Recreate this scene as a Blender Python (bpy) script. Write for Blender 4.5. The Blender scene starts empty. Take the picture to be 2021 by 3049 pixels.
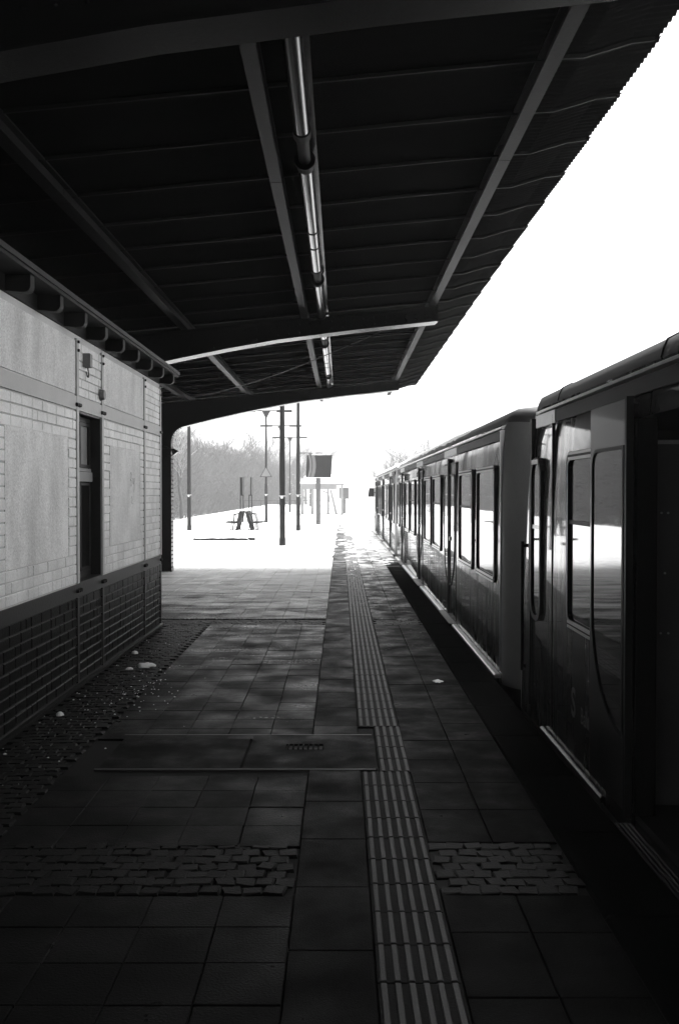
import bpy, math, random
import numpy as np
from mathutils import Vector, Matrix

random.seed(7)
np.random.seed(7)
S = bpy.context.scene
COL = S.collection
R = math.radians

# ------------------------------------------------------------------ camera
cam_d = bpy.data.cameras.new("camera")
cam = bpy.data.objects.new("camera", cam_d)
COL.objects.link(cam)
cam_d.sensor_fit = 'HORIZONTAL'
cam_d.sensor_width = 24.0
cam_d.lens = 35.0
cam_d.clip_start = 0.05
cam_d.clip_end = 3000
cam.location = (0, 0, 1.73)
cam.rotation_euler = (R(90 - 1.147), 0, R(0.068))
S.camera = cam

# ------------------------------------------------------------------ sky, sun, exposure
SUN_EL, SUN_AZ = 62.0, 20.0        # elevation, and azimuth from +Y towards +X
W = bpy.data.worlds.new("World")
S.world = W
W.use_nodes = True
nt = W.node_tree
bg = nt.nodes["Background"]
sky = nt.nodes.new("ShaderNodeTexSky")
sky.sky_type = 'NISHITA'
sky.sun_disc = False
sky.sun_elevation = R(SUN_EL)
sky.sun_rotation = R(SUN_AZ)
sky.air_density = 1.0
sky.dust_density = 6.0
sky.ozone_density = 1.0
bw = nt.nodes.new("ShaderNodeRGBToBW")        # black-and-white film
nt.links.new(sky.outputs[0], bw.inputs[0])
nt.links.new(bw.outputs[0], bg.inputs["Color"])
bg.inputs["Strength"].default_value = 0.12
sun_d = bpy.data.lights.new("sun", 'SUN')
sun_d.energy = 1.0
sun_d.angle = R(25)
sun_d.color = (1, 1, 1)
sun = bpy.data.objects.new("sun", sun_d)
COL.objects.link(sun)
sd = Vector((math.sin(R(SUN_AZ)) * math.cos(R(SUN_EL)), math.cos(R(SUN_AZ)) * math.cos(R(SUN_EL)), math.sin(R(SUN_EL))))
sun.rotation_euler = (-sd).to_track_quat('-Z', 'Y').to_euler()
sun.location = (30, 60, 60)

S.render.engine = 'CYCLES'
S.view_settings.view_transform = 'Standard'
S.view_settings.look = 'None'
S.view_settings.exposure = 2.8
S.view_settings.gamma = 1.0
S.view_settings.use_curve_mapping = False
S.cycles.use_denoising = True
S.cycles.sample_clamp_direct = 0.30
S.cycles.sample_clamp_indirect = 0.4
S.cycles.use_adaptive_sampling = False
S.cycles.max_bounces = 8
S.cycles.diffuse_bounces = 5
S.cycles.glossy_bounces = 4
S.cycles.volume_bounces = 0
S.cycles.caustics_reflective = False
S.cycles.caustics_refractive = False

# ------------------------------------------------------------------ materials
def mth(n, op, a, b=None, clamp=False):
    m = n.nodes.new("ShaderNodeMath")
    m.operation = op
    m.use_clamp = clamp
    for i, x in enumerate((a, b)):
        if x is None:
            continue
        if isinstance(x, (int, float)):
            m.inputs[i].default_value = x
        else:
            n.links.new(x, m.inputs[i])
    return m.outputs[0]


def noise(n, vec, scale, detail=4, rough=0.6, stretch=None):
    if stretch:
        mp = n.nodes.new("ShaderNodeMapping")
        mp.inputs["Scale"].default_value = stretch
        n.links.new(vec, mp.inputs["Vector"])
        vec = mp.outputs[0]
    t = n.nodes.new("ShaderNodeTexNoise")
    t.inputs["Scale"].default_value = scale
    t.inputs["Detail"].default_value = detail
    t.inputs["Roughness"].default_value = rough
    n.links.new(vec, t.inputs["Vector"])
    return t.outputs["Fac"]


def gmat(name, v, rough=0.7, var=0.25, nscale=4.0, stretch=None, fine=0.15, fscale=60.0, bump=0.0, bscale=80.0,
         rnd=0.0, metal=0.0, coat=0.0, coatr=0.05, ior=1.5, dust_and_light=None, rvar=0.0, spec=0.5, coatvar=0.0, bdist=0.01, bdetail=4):
    """grey procedural material: base value v with large and fine tone variation, per piece tone, snow dust"""
    m = bpy.data.materials.new(name)
    m.use_nodes = True
    n = m.node_tree
    p = n.nodes["Principled BSDF"]
    g = n.nodes.new("ShaderNodeNewGeometry")
    pos = g.outputs["Position"]
    f = noise(n, pos, nscale, 5, 0.6, stretch)
    a = mth(n, 'MULTIPLY_ADD', f, 2 * var)
    a.node.inputs[2].default_value = 1 - var
    if fine:
        f2 = noise(n, pos, fscale, 3, 0.7)
        b = mth(n, 'MULTIPLY_ADD', f2, 2 * fine)
        b.node.inputs[2].default_value = 1 - fine
        a = mth(n, 'MULTIPLY', a, b)
    if rnd:
        oi = n.nodes.new("ShaderNodeObjectInfo")
        s = mth(n, 'ADD', oi.outputs["Random"], g.outputs["Random Per Island"])
        s = mth(n, 'FRACT', s)
        c = mth(n, 'MULTIPLY_ADD', s, 2 * rnd)
        c.node.inputs[2].default_value = 1 - rnd
        a = mth(n, 'MULTIPLY', a, c)
    a = mth(n, 'MULTIPLY', a, v)
    if dust_and_light:
        # dust = (y0, y1, low, high, coverage scale, stretch): powder snow, plus painted brightening towards the open end
        y0, y1, lo, hi, sc, st = dust_and_light
        sx = n.nodes.new("ShaderNodeSeparateXYZ")
        n.links.new(pos, sx.inputs[0])
        mr = n.nodes.new("ShaderNodeMapRange")
        mr.interpolation_type = 'SMOOTHSTEP'
        n.links.new(sx.outputs["Y"], mr.inputs["Value"])
        mr.inputs["From Min"].default_value = y0
        mr.inputs["From Max"].default_value = y1
        mr.inputs["To Min"].default_value = lo
        mr.inputs["To Max"].default_value = hi
        d1 = noise(n, pos, sc, 5, 0.65, st)
        d2 = noise(n, pos, 45, 3, 0.7, (1, 0.6, 1))
        d = mth(n, 'MULTIPLY_ADD', d1, 1.35)
        n.links.new(mth(n, 'MULTIPLY_ADD', d2, 0.75), d.node.inputs[2])
        d.node.inputs[2].links[0].from_node.inputs[2].default_value = -0.55
        d = mth(n, 'ADD', d, mr.outputs[0])
        d = mth(n, 'SUBTRACT', d, 0.72)
        d = mth(n, 'MULTIPLY', d, 2.4, True)
        keep = mth(n, 'SUBTRACT', 1.0, d)
        a = mth(n, 'MULTIPLY', a, keep)
        a = mth(n, 'ADD', a, mth(n, 'MULTIPLY', d, 0.72))
    cb = n.nodes.new("ShaderNodeCombineColor")
    for i in range(3):
        n.links.new(a, cb.inputs[i])
    n.links.new(cb.outputs[0], p.inputs["Base Color"])
    p.inputs["Metallic"].default_value = metal
    p.inputs["IOR"].default_value = ior
    p.inputs["Specular IOR Level"].default_value = spec
    p.inputs["Coat Weight"].default_value = coat
    p.inputs["Coat Roughness"].default_value = coatr
    p.inputs["Roughness"].default_value = rough
    if coatvar:
        w_ = noise(n, pos, 2.2, 5, 0.65, (1, 2.4, 0.18))
        w_ = mth(n, 'MULTIPLY_ADD', w_, 2.4 * coatvar)
        w_.node.inputs[2].default_value = coat - 1.2 * coatvar
        w_.node.use_clamp = True
        n.links.new(w_, p.inputs['Coat Weight'])
    if rvar:
        r = mth(n, 'MULTIPLY_ADD', noise(n, pos, nscale * 1.7, 4, 0.6, stretch), 2 * rvar)
        r.node.inputs[2].default_value = rough - rvar
        n.links.new(r, p.inputs["Roughness"])
    if bump:
        bp = n.nodes.new("ShaderNodeBump")
        bp.inputs["Strength"].default_value = bump
        bp.inputs["Distance"].default_value = bdist
        n.links.new(noise(n, pos, bscale, bdetail, 0.6), bp.inputs["Height"])
        n.links.new(bp.outputs[0], p.inputs["Normal"])
    return m


M = {}
M['snow'] = gmat('snow', 0.82, 0.8, 0.05, 0.8, fine=0.05, fscale=20, bump=0.5, bscale=12)
M['snow_far'] = gmat('snow_field', 0.80, 0.9, 0.04, 0.05, fine=0)
M['joint'] = gmat('sand_joint', 0.008, 0.9, 0.3, 3, bump=0.4)
DUST_AND_LIGHT = (3.0, 24.0, -0.16, 0.70, 1.3, (0.5, 1.6, 1))  # ramp also puts light from the open end into the slab colour
M['slab'] = gmat('concrete_slab', 0.0045, 0.46, spec=0.010, var=0.7, nscale=1.3, fine=0.9, fscale=80, bump=0.35, bscale=90, rnd=0.2, dust_and_light=DUST_AND_LIGHT, rvar=0.5)
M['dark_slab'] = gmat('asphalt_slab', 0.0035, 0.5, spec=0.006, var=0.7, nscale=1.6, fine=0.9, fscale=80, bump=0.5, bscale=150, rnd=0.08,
                      dust_and_light=(4.0, 27.0, -0.16, 0.20, 1.6, (0.5, 1.6, 1)), rvar=0.5)
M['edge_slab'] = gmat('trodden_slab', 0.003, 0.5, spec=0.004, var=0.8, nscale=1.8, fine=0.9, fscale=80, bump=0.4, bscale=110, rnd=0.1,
                      dust_and_light=(3.0, 24.0, -0.14, 0.36, 2.2, (1.0, 0.8, 1)), rvar=0.6)
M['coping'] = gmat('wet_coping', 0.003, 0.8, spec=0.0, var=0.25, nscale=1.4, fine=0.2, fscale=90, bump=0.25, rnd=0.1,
                   dust_and_light=(17.0, 28.0, -0.3, 0.45, 2.0, (0.6, 1.5, 1)), rvar=0.1)
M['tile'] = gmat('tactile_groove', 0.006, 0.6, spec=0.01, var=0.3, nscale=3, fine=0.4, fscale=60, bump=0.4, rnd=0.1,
                 dust_and_light=(4.0, 22.0, -0.16, 0.24, 14.0, (1, 1, 1)))
M['tile_bar'] = gmat('tactile_bar', 0.035, 0.5, spec=0.03, var=0.15, nscale=3, fine=0.25, fscale=90, bump=0.2, rnd=0.08,
                     dust_and_light=(14.0, 25.0, -0.2, 0.25, 6.0, (1, 1, 1)))
M['cobble'] = gmat('granite_cobble', 0.006, 0.5, spec=0.02, var=0.3, nscale=6, fine=0.3, fscale=90, bump=0.4, rnd=0.25,
                   dust_and_light=(5.0, 16.0, -0.22, 0.0, 2.5, (1, 1, 1)))
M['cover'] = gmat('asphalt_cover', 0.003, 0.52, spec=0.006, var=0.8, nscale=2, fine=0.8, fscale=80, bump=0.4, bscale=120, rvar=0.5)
M['iron'] = gmat('cast_iron', 0.02, 0.5, 0.3, 8)
M['plat'] = gmat('platform_concrete', 0.006, 0.8, spec=0.05, var=0.25, nscale=2, bump=0.3)
M['pale_brick'] = gmat('painted_pale_brick', 0.84, 0.45, 0.5, 2.0, fine=0.45, fscale=70, bump=0.3, bscale=60, rnd=0.09)
M['pale_mortar'] = gmat('pale_mortar', 0.6, 0.8, 0.3, 2.5, bump=0.5)
M['plaster'] = gmat('stained_plaster', 0.82, 0.7, 0.7, 2.0, (1, 1.3, 0.7), fine=0.8, fscale=70, bump=0.5, bscale=22)
M['dark_brick'] = gmat('painted_dark_brick', 0.005, 0.36, spec=0.02, var=0.5, nscale=2, fine=0.6, fscale=60, bump=0.3, bscale=60, rnd=0.15)
M['dark_mortar'] = gmat('dark_mortar', 0.008, 0.7, 0.3, 3, bump=0.5)
M['steel_pale'] = gmat('pale_painted_steel', 0.40, 0.5, 0.2, 5, bump=0.15, bscale=50)
M['steel_dark'] = gmat('dark_painted_steel', 0.018, 0.45, spec=0.15, var=0.25, nscale=4, bump=0.2, bscale=40)
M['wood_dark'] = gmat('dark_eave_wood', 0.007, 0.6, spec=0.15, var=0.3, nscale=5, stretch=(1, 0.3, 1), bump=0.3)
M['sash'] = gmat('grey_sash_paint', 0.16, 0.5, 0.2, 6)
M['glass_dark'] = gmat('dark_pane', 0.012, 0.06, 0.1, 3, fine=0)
M['glass_pale_reflection'] = gmat('pale_reflection_pane', 0.2, 0.35, 0.3, 5)  # pale reflection in the upper panes, put into their colour
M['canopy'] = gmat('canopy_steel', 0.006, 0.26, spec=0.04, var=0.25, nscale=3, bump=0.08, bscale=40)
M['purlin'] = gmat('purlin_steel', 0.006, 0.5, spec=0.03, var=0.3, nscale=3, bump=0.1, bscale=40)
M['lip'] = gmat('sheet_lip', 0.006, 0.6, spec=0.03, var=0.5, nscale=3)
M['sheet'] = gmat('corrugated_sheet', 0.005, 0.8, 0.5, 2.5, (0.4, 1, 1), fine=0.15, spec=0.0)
M['lamp_tube'] = gmat('opal_lamp_tube', 0.015, 0.16, 0.12, 2.0, fine=0.05, spec=0.10)
M['lamp_cap'] = gmat('lamp_cap', 0.004, 0.6, 0.1, 4, spec=0.03)
M['car_paint'] = gmat('carriage_paint', 0.018, 0.35, 0.9, 1.6, (1, 1.8, 0.2), fine=0.3, fscale=40, coat=0.62, coatr=0.035, rvar=0.06, spec=0.02, coatvar=0.5, bump=0.22, bscale=1.6, bdetail=1)
M['door_dark_reflection'] = gmat('door_dark_reflection', 0.008, 0.3, 0.5, 1.6, (1, 1.8, 0.2), coat=0.45, coatr=0.05, spec=0.15)  # canopy's dark reflection put into the slid leaf's base colour
M['car_dark'] = gmat('carriage_dark', 0.008, 0.3, 0.25, 2, (1, 1.5, 0.3), coat=0.5, coatr=0.1)
M['car_roof'] = gmat('carriage_roof', 0.03, 0.7, 0.3, 2, (1, 0.4, 1))
M['car_end'] = gmat('carriage_end', 0.18, 0.5, 0.15, 2.5)
M['car_glass'] = gmat('carriage_glass', 0.012, 0.03, 0.1, 2, fine=0, ior=1.75, bump=0.16, bscale=1.3, bdetail=0)
M['rubber'] = gmat('black_rubber', 0.004, 0.5, 0.2, 5, spec=0.12)
M['alu'] = gmat('brushed_trim', 0.5, 0.3, 0.2, 6, metal=0.7)
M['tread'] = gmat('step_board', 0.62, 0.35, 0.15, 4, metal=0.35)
M['near_tread'] = gmat('dark_step_board', 0.06, 0.35, 0.4, 3, metal=0.3)  # darker step board for the nearest carriage
M['logo'] = gmat('logo_white', 0.09, 0.4, 0.1, 5)
M['mast'] = gmat('mast_paint', 0.008, 0.5, 0.3, 4, bump=0.2, spec=0.2)
M['mast_band'] = gmat('mast_band', 0.7, 0.5, 0.1, 5)
M['post_pale'] = gmat('pale_post', 0.07, 0.6, 0.2, 4)
M['board_dark'] = gmat('board_dark', 0.010, 0.5, 0.7, 3.5, fine=0.5, fscale=12, spec=0.1)
M['board_light'] = gmat('board_light', 0.12, 0.4, 0.2, 4)
M['board_back'] = gmat('board_white', 0.7, 0.5, 0.1, 3)
M['bench'] = gmat('bench_metal', 0.006, 0.6, 0.2, 6, spec=0.1)
M['bark'] = gmat('frosted_twig', 0.04, 0.8, 0.35, 0.9)
M['frost'] = gmat('hoar_frost_twig', 0.3, 0.8, 0.4, 1.5)
M['trunk'] = gmat('trunk_bark', 0.07, 0.9, 0.3, 3)
M['rail'] = gmat('rail_steel', 0.09, 0.35, 0.2, 5, metal=0.6)
M['sign_face'] = gmat('sign_face', 0.16, 0.6, 0.1, 4)
M['shelter'] = gmat('shelter_timber', 0.22, 0.8, 0.2, 3)
M['vest'] = gmat('vestibule_panel', 0.10, 0.5, 0.1, 3)


# ------------------------------------------------------------------ mesh helpers
def org(o):
    v = Vector((0, 0, 0))
    while o is not None:
        v = v + o.location
        o = o.parent
    return v


class MB:
    def __init__(s):
        s.v, s.f, s.m, s.sm = [], [], [], []

    def add(s, vs, fs, m=0, smooth=False):
        b = len(s.v)
        s.v += [tuple(p) for p in vs]
        for f in fs:
            s.f.append(tuple(b + i for i in f))
            s.m.append(m)
            s.sm.append(smooth)
        return s

    def box(s, x0, x1, y0, y1, z0, z1, m=0):
        vs = [(x0, y0, z0), (x1, y0, z0), (x1, y1, z0), (x0, y1, z0), (x0, y0, z1), (x1, y0, z1), (x1, y1, z1), (x0, y1, z1)]
        return s.add(vs, [(0, 3, 2, 1), (4, 5, 6, 7), (0, 1, 5, 4), (1, 2, 6, 5), (2, 3, 7, 6), (3, 0, 4, 7)], m)

    def slab(s, x0, x1, y0, y1, z0, z1, c=0.006, m=0):
        """box with a chamfer round the top"""
        vs = [(x0, y0, z0), (x1, y0, z0), (x1, y1, z0), (x0, y1, z0),
              (x0, y0, z1 - c), (x1, y0, z1 - c), (x1, y1, z1 - c), (x0, y1, z1 - c),
              (x0 + c, y0 + c, z1), (x1 - c, y0 + c, z1), (x1 - c, y1 - c, z1), (x0 + c, y1 - c, z1)]
        fs = [(8, 9, 10, 11)]
        for k in (0, 4):
            for i in range(4):
                j = (i + 1) % 4
                fs.append((k + i, k + j, k + 4 + j, k + 4 + i))
        return s.add(vs, fs, m)

    def tube(s, p0, p1, r0, r1=None, n=8, m=0, caps=True, smooth=True):
        r1 = r0 if r1 is None else r1
        p0, p1 = Vector(p0), Vector(p1)
        d = (p1 - p0)
        if d.length < 1e-6:
            return s
        d.normalize()
        u = d.orthogonal().normalized()
        w = d.cross(u)
        vs = []
        for p, r in ((p0, r0), (p1, r1)):
            for i in range(n):
                a = 2 * math.pi * i / n
                vs.append(p + (u * math.cos(a) + w * math.sin(a)) * r)
        fs = [(i, (i + 1) % n, n + (i + 1) % n, n + i) for i in range(n)]
        s.add(vs, fs, m, smooth)
        if caps:
            s.add(vs[:n], [tuple(range(n - 1, -1, -1))], m)
            s.add(vs[n:], [tuple(range(n))], m)
        return s

    def path(s, pts, r, n=6, m=0):
        for a, b in zip(pts[:-1], pts[1:]):
            s.tube(a, b, r, r, n, m)
        return s

    def prism(s, prof, a0, a1, axis='y', m=0):
        """closed profile extruded along an axis; profile is (x,z) for y, (y,z) for x, (x,y) for z"""
        def P(q, a):
            return (q[0], a, q[1]) if axis == 'y' else ((a, q[0], q[1]) if axis == 'x' else (q[0], q[1], a))
        n = len(prof)
        vs = [P(q, a0) for q in prof] + [P(q, a1) for q in prof]
        fs = [(i, (i + 1) % n, n + (i + 1) % n, n + i) for i in range(n)] + [tuple(range(n - 1, -1, -1)), tuple(range(n, 2 * n))]
        return s.add(vs, fs, m)

    def strip(s, lo, hi, a0, a1, axis='y', m=0):
        """solid between two matching polylines, extruded (for curved beams)"""
        for i in range(len(lo) - 1):
            s.prism([lo[i], lo[i + 1], hi[i + 1], hi[i]], a0, a1, axis, m)
        return s

    def ring(s, outer, inner, a0, a1, axis='x', m=0):
        n = len(outer)
        def P(q, a):
            return (a, q[0], q[1]) if axis == 'x' else (q[0], a, q[1])
        vs = [P(q, a0) for q in outer] + [P(q, a0) for q in inner] + [P(q, a1) for q in outer] + [P(q, a1) for q in inner]
        fs = []
        for i in range(n):
            j = (i + 1) % n
            fs += [(i, j, n + j, n + i), (2 * n + i, 3 * n + i, 3 * n + j, 2 * n + j), (i, 2 * n + i, 2 * n + j, j), (n + i, n + j, 3 * n + j, 3 * n + i)]
        return s.add(vs, fs, m)

    def mesh(s, name, mats, o=Vector((0, 0, 0))):
        me = bpy.data.meshes.new(name)
        me.from_pydata([(x - o[0], y - o[1], z - o[2]) for x, y, z in s.v], [], s.f)
        for mm in (mats if isinstance(mats, (list, tuple)) else [mats]):
            me.materials.append(M[mm] if isinstance(mm, str) else mm)
        me.polygons.foreach_set("material_index", s.m)
        me.polygons.foreach_set("use_smooth", s.sm)
        me.update()
        import bmesh
        bm = bmesh.new()
        bm.from_mesh(me)
        bmesh.ops.recalc_face_normals(bm, faces=bm.faces)
        bm.to_mesh(me)
        bm.free()
        return me

    def build(s, name, mats, parent=None, loc=None):
        """loc given: object placed there (world); parent given: origin of the parent"""
        o0 = Vector(loc) if loc is not None else (org(parent) if parent else Vector((0, 0, 0)))
        ob = bpy.data.objects.new(name, s.mesh(name, mats, o0))
        COL.objects.link(ob)
        if parent:
            ob.parent = parent
            ob.location = o0 - org(parent)
        else:
            ob.location = o0
        return ob


def tag(o, label=None, cat=None, group=None, kind=None):
    for k, v in (('label', label), ('category', cat), ('group', group), ('kind', kind)):
        if v:
            o[k] = v
    return o


def root(name, loc, label, cat, group=None):
    e = bpy.data.objects.new(name, None)
    e.empty_display_size = 0.2
    COL.objects.link(e)
    e.location = loc
    return tag(e, label, cat, group)


def piece(name, me, parent, pos, rz=0.0, sc=None):
    o = bpy.data.objects.new(name, me)
    COL.objects.link(o)
    o.parent = parent
    o.location = Vector(pos) - org(parent)
    o.rotation_euler = (0, 0, rz)
    if sc:
        o.scale = sc
    return o


# ------------------------------------------------------------------ value noise for snow
_tab = np.random.rand(256, 256)


def vnoise(x, y):
    xi, yi = np.floor(x).astype(int), np.floor(y).astype(int)
    fx, fy = x - xi, y - yi
    fx, fy = fx * fx * (3 - 2 * fx), fy * fy * (3 - 2 * fy)
    t = lambda a, b: _tab[a % 256, b % 256]
    return (t(xi, yi) * (1 - fx) + t(xi + 1, yi) * fx) * (1 - fy) + (t(xi, yi + 1) * (1 - fx) + t(xi + 1, yi + 1) * fx) * fy


def fbm(x, y, o=4):
    a, r, s = 0.5, 0, 0
    for k in range(o):
        r = r + a * vnoise(x * 2 ** k + 17 * k, y * 2 ** k + 31 * k)
        s += a
        a *= 0.55
    return r / s


def sstep(a, b, x):
    t = np.clip((x - a) / (b - a), 0, 1)
    return t * t * (3 - 2 * t)


def grid_obj(name, xs, ys, Z, mat, keep=None):
    nx, ny = len(xs), len(ys)
    X, Y = np.meshgrid(xs, ys)
    v = np.stack([X.ravel(), Y.ravel(), Z.ravel()], 1)
    i = np.arange(nx * ny).reshape(ny, nx)
    f = np.stack([i[:-1, :-1].ravel(), i[:-1, 1:].ravel(), i[1:, 1:].ravel(), i[1:, :-1].ravel()], 1)
    if keep is not None:
        f = f[keep.ravel()[f].any(1)]
    me = bpy.data.meshes.new(name)
    me.from_pydata(v.tolist(), [], f.tolist())
    me.materials.append(M[mat])
    me.polygons.foreach_set("use_smooth", [True] * len(me.polygons))
    o = bpy.data.objects.new(name, me)
    COL.objects.link(o)
    return o


# ================================================================== SETTING
GZ = -1.12
xs = np.concatenate([np.linspace(-260, -40, 12), np.linspace(-36, 36, 37), np.linspace(40, 260, 12)])
ys = np.concatenate([np.linspace(-90, 0, 10), np.linspace(4, 200, 60), np.linspace(206, 420, 16)])
X, Y = np.meshgrid(xs, ys)
Z = GZ + 0.15 * fbm(X * 0.3, Y * 0.3) + 9 * sstep(300, 420, Y) + 9 * sstep(150, 260, np.abs(X)) + 2.2 * sstep(-13.5, -24, X) * sstep(20, 30, Y)
Z = np.where((np.abs(X - 3.05) < 3.0) & (Y < 240), GZ - 0.02, Z)
tag(grid_obj('ground', xs, ys, Z, 'snow_far'), kind='structure')

PX0, PX1 = -9.5, 1.43
b = MB()
b.box(PX0, PX1 - 0.02, -40, 130, GZ - 0.3, -0.014)
platform = tag(b.build('platform', 'plat'), kind='structure')

# track with rails and sleepers beneath the snow
for x, nm in ((3.05, 'track'), (-11.6, 'track')):
    t = tag(bpy.data.objects.new(nm, None), kind='structure')
    COL.objects.link(t)
    t.location = (x, 0, GZ)
    for s in (-0.75, 0.75):
        bb = MB()
        bb.prism([(x + s - 0.07, GZ + 0.02), (x + s + 0.07, GZ + 0.02), (x + s + 0.02, GZ + 0.05), (x + s + 0.036, GZ + 0.13),
                  (x + s + 0.036, GZ + 0.17), (x + s - 0.036, GZ + 0.17), (x + s - 0.036, GZ + 0.13), (x + s - 0.02, GZ + 0.05)], -40, 240)
        bb.build('rail', 'rail', t)

# ------------------------------------------------------------------ paving pieces
TZ = 0.0


def mesh_slab(name, w, l, mat, c=0.003):
    m = MB()
    m.slab(-w / 2 + 0.002, w / 2 - 0.002, -l / 2 + 0.002, l / 2 - 0.002, -0.013, 0.0, c)
    return m.mesh(name, mat)


def holes(x, y):
    if 6.12 < y < 7.04 and -1.56 < x < 0.24:
        return True
    if 4.22 < y < 4.86 or 12.86 < y < 13.36:
        return True
    return False


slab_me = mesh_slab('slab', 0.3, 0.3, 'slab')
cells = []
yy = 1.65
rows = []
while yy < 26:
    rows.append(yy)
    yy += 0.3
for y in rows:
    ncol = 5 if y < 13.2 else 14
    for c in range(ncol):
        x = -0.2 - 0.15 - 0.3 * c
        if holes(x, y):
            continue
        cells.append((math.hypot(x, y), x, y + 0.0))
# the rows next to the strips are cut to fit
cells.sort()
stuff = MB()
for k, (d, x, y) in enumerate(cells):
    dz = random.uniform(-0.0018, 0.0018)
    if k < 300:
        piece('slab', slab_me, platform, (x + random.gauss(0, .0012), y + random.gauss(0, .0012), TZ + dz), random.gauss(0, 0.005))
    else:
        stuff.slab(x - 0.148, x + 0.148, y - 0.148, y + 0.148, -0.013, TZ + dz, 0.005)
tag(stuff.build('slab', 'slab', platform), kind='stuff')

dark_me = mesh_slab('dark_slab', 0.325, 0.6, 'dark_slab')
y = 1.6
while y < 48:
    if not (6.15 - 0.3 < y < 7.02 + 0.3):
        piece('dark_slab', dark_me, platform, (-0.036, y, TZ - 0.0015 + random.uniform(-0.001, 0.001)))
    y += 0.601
for y0, y1 in ((7.02, 7.37), (5.62, 6.15)):
    m = MB()
    m.slab(-0.198, 0.125, y0 + 0.003, y1 - 0.003, -0.013, -0.002)
    m.build('dark_slab', 'dark_slab', platform)

# tactile tiles: 6 raised bars each
TL = 0.293


def tile_mesh(skip=0):
    m = MB()
    m.slab(-0.148, 0.148, -TL / 2 + 0.002, TL / 2 - 0.002, -0.013, 0.0, 0.003, 0)
    for i in range(6):
        if i < skip:
            continue
        x = -0.125 + 0.05 * i
        m.slab(x - 0.0115, x + 0.0115, -TL / 2 + 0.007, TL / 2 - 0.007, 0.0005, 0.0065, 0.003, 1)
    return m


t_me = tile_mesh().mesh('tactile_tile', ['tile', 'tile_bar'])
y = 1.55
while y < 48:
    if not (5.98 < y < 7.18):
        piece('tactile_tile', t_me, platform, (0.277, y, TZ - 0.002 + random.uniform(-0.0008, 0.0008)), random.gauss(0, 0.003))
    else:
        m = MB()
        m.slab(-0.05, 0.148, -TL / 2 + 0.002, TL / 2 - 0.002, -0.013, 0.0, 0.003, 0)
        for i in range(2, 6):
            x = -0.125 + 0.05 * i
            m.slab(x - 0.0115, x + 0.0115, -TL / 2 + 0.007, TL / 2 - 0.007, 0.0005, 0.0065, 0.003, 1)
        piece('tactile_tile', m.mesh('tactile_tile', ['tile', 'tile_bar']), platform, (0.29, y, TZ - 0.002))
    y += TL

edge_me = mesh_slab('trodden_slab', 0.318, 0.5, 'edge_slab')
y = 1.6
while y < 48:
    if not (4.0 < y < 5.1 or 12.7 < y < 13.5):
        for x in (0.59, 0.911):
            piece('trodden_slab', edge_me, platform, (x, y, TZ - 0.002 + random.uniform(-0.0015, 0.0015)))
    y += 0.502
for x in (0.59, 0.911):
    m = MB()
    m.slab(x - 0.157, x + 0.157, 3.862, 4.218, -0.013, -0.002, 0.003)
    m.build('trodden_slab', 'edge_slab', platform)
cop = MB()
cop.slab(-0.178, 0.178, -0.497, 0.497, -0.14, 0.0, 0.012)
cop_me = cop.mesh('coping_slab', 'coping')
y = -3.5
while y < 95:
    piece('coping_slab', cop_me, platform, (1.255, y, TZ + random.uniform(-0.001, 0.001)))
    y += 1.0

# cover plates with drain grate
for x0, x1 in ((-1.52, -0.63), (-0.615, 0.232)):
    m = MB()
    if x0 > -1:
        # opening for the grate
        gx0, gx1, gy0, gy1 = -0.37, -0.115, 6.62, 6.76
        m.box(x0, gx0, 6.16, 7.01, -0.013, 0.0005)
        m.box(gx1, x1, 6.16, 7.01, -0.013, 0.0005)
        m.box(gx0, gx1, 6.16, gy0, -0.013, 0.0005)
        m.box(gx0, gx1, gy1, 7.01, -0.013, 0.0005)
    else:
        m.slab(x0, x1, 6.16, 7.01, -0.013, 0.0, 0.004)
    m.build('cover_plate', 'cover', platform)
for yb in (6.145, 7.02):
    m = MB()
    m.slab(-1.54, 0.22, yb - 0.008, yb + 0.008, -0.013, 0.001, 0.002)
    m.build('cover_frame', 'iron', platform)
grate = root('drain_grate', (-0.243, 6.69, 0), 'small slotted iron drain grate in the dark cover plate', 'drain')
m = MB()
m.box(-0.368, -0.117, 6.622, 6.758, -0.0125, -0.011)
m.build('sump', 'rubber', grate)
for i in range(8):
    m = MB()
    x = -0.36 + i * 0.034
    m.slab(x, x + 0.010, 6.622, 6.758, -0.011, 0.004, 0.002)
    m.build('grate_bar', 'cover', grate)

# cobbles
cob_me = []
for k in range(5):
    m = MB()
    m.slab(-0.045, 0.045, -0.044, 0.044, -0.02, -0.001, 0.005)
    m.v = [(x + random.uniform(-.007, .007), y_ + random.uniform(-.007, .007), z + random.uniform(-.003, .003)) for x, y_, z in m.v]
    cob_me.append(m.mesh('cobble', 'cobble'))
spots = []
P = 0.0875
def fill(x0, x1, y0, y1):
    ny = int((y1 - y0) / P)
    nx = int((x1 - x0) / P)
    for j in range(ny):
        for i in range(nx):
            spots.append((x0 + (i + 0.5 + 0.5 * (j % 2)) * (x1 - x0) / (nx + 0.5), y0 + (j + 0.5) * (y1 - y0) / ny))
fill(-2.30, -0.205, 4.23, 4.85)
fill(0.435, 1.07, 4.23, 4.85)
fill(-2.30, -1.71, 4.86, 12.86)
fill(-2.30, -1.71, 2.4, 4.22)
fill(-4.2, -0.205, 12.88, 13.34)
fill(0.435, 1.07, 12.88, 13.34)
spots.sort(key=lambda p: math.hypot(p[0], p[1]) if p[1] > 4.2 else (20 if p[0] < -1.5 * p[1] / 4.2 else 3))
stuff = MB()
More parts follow.
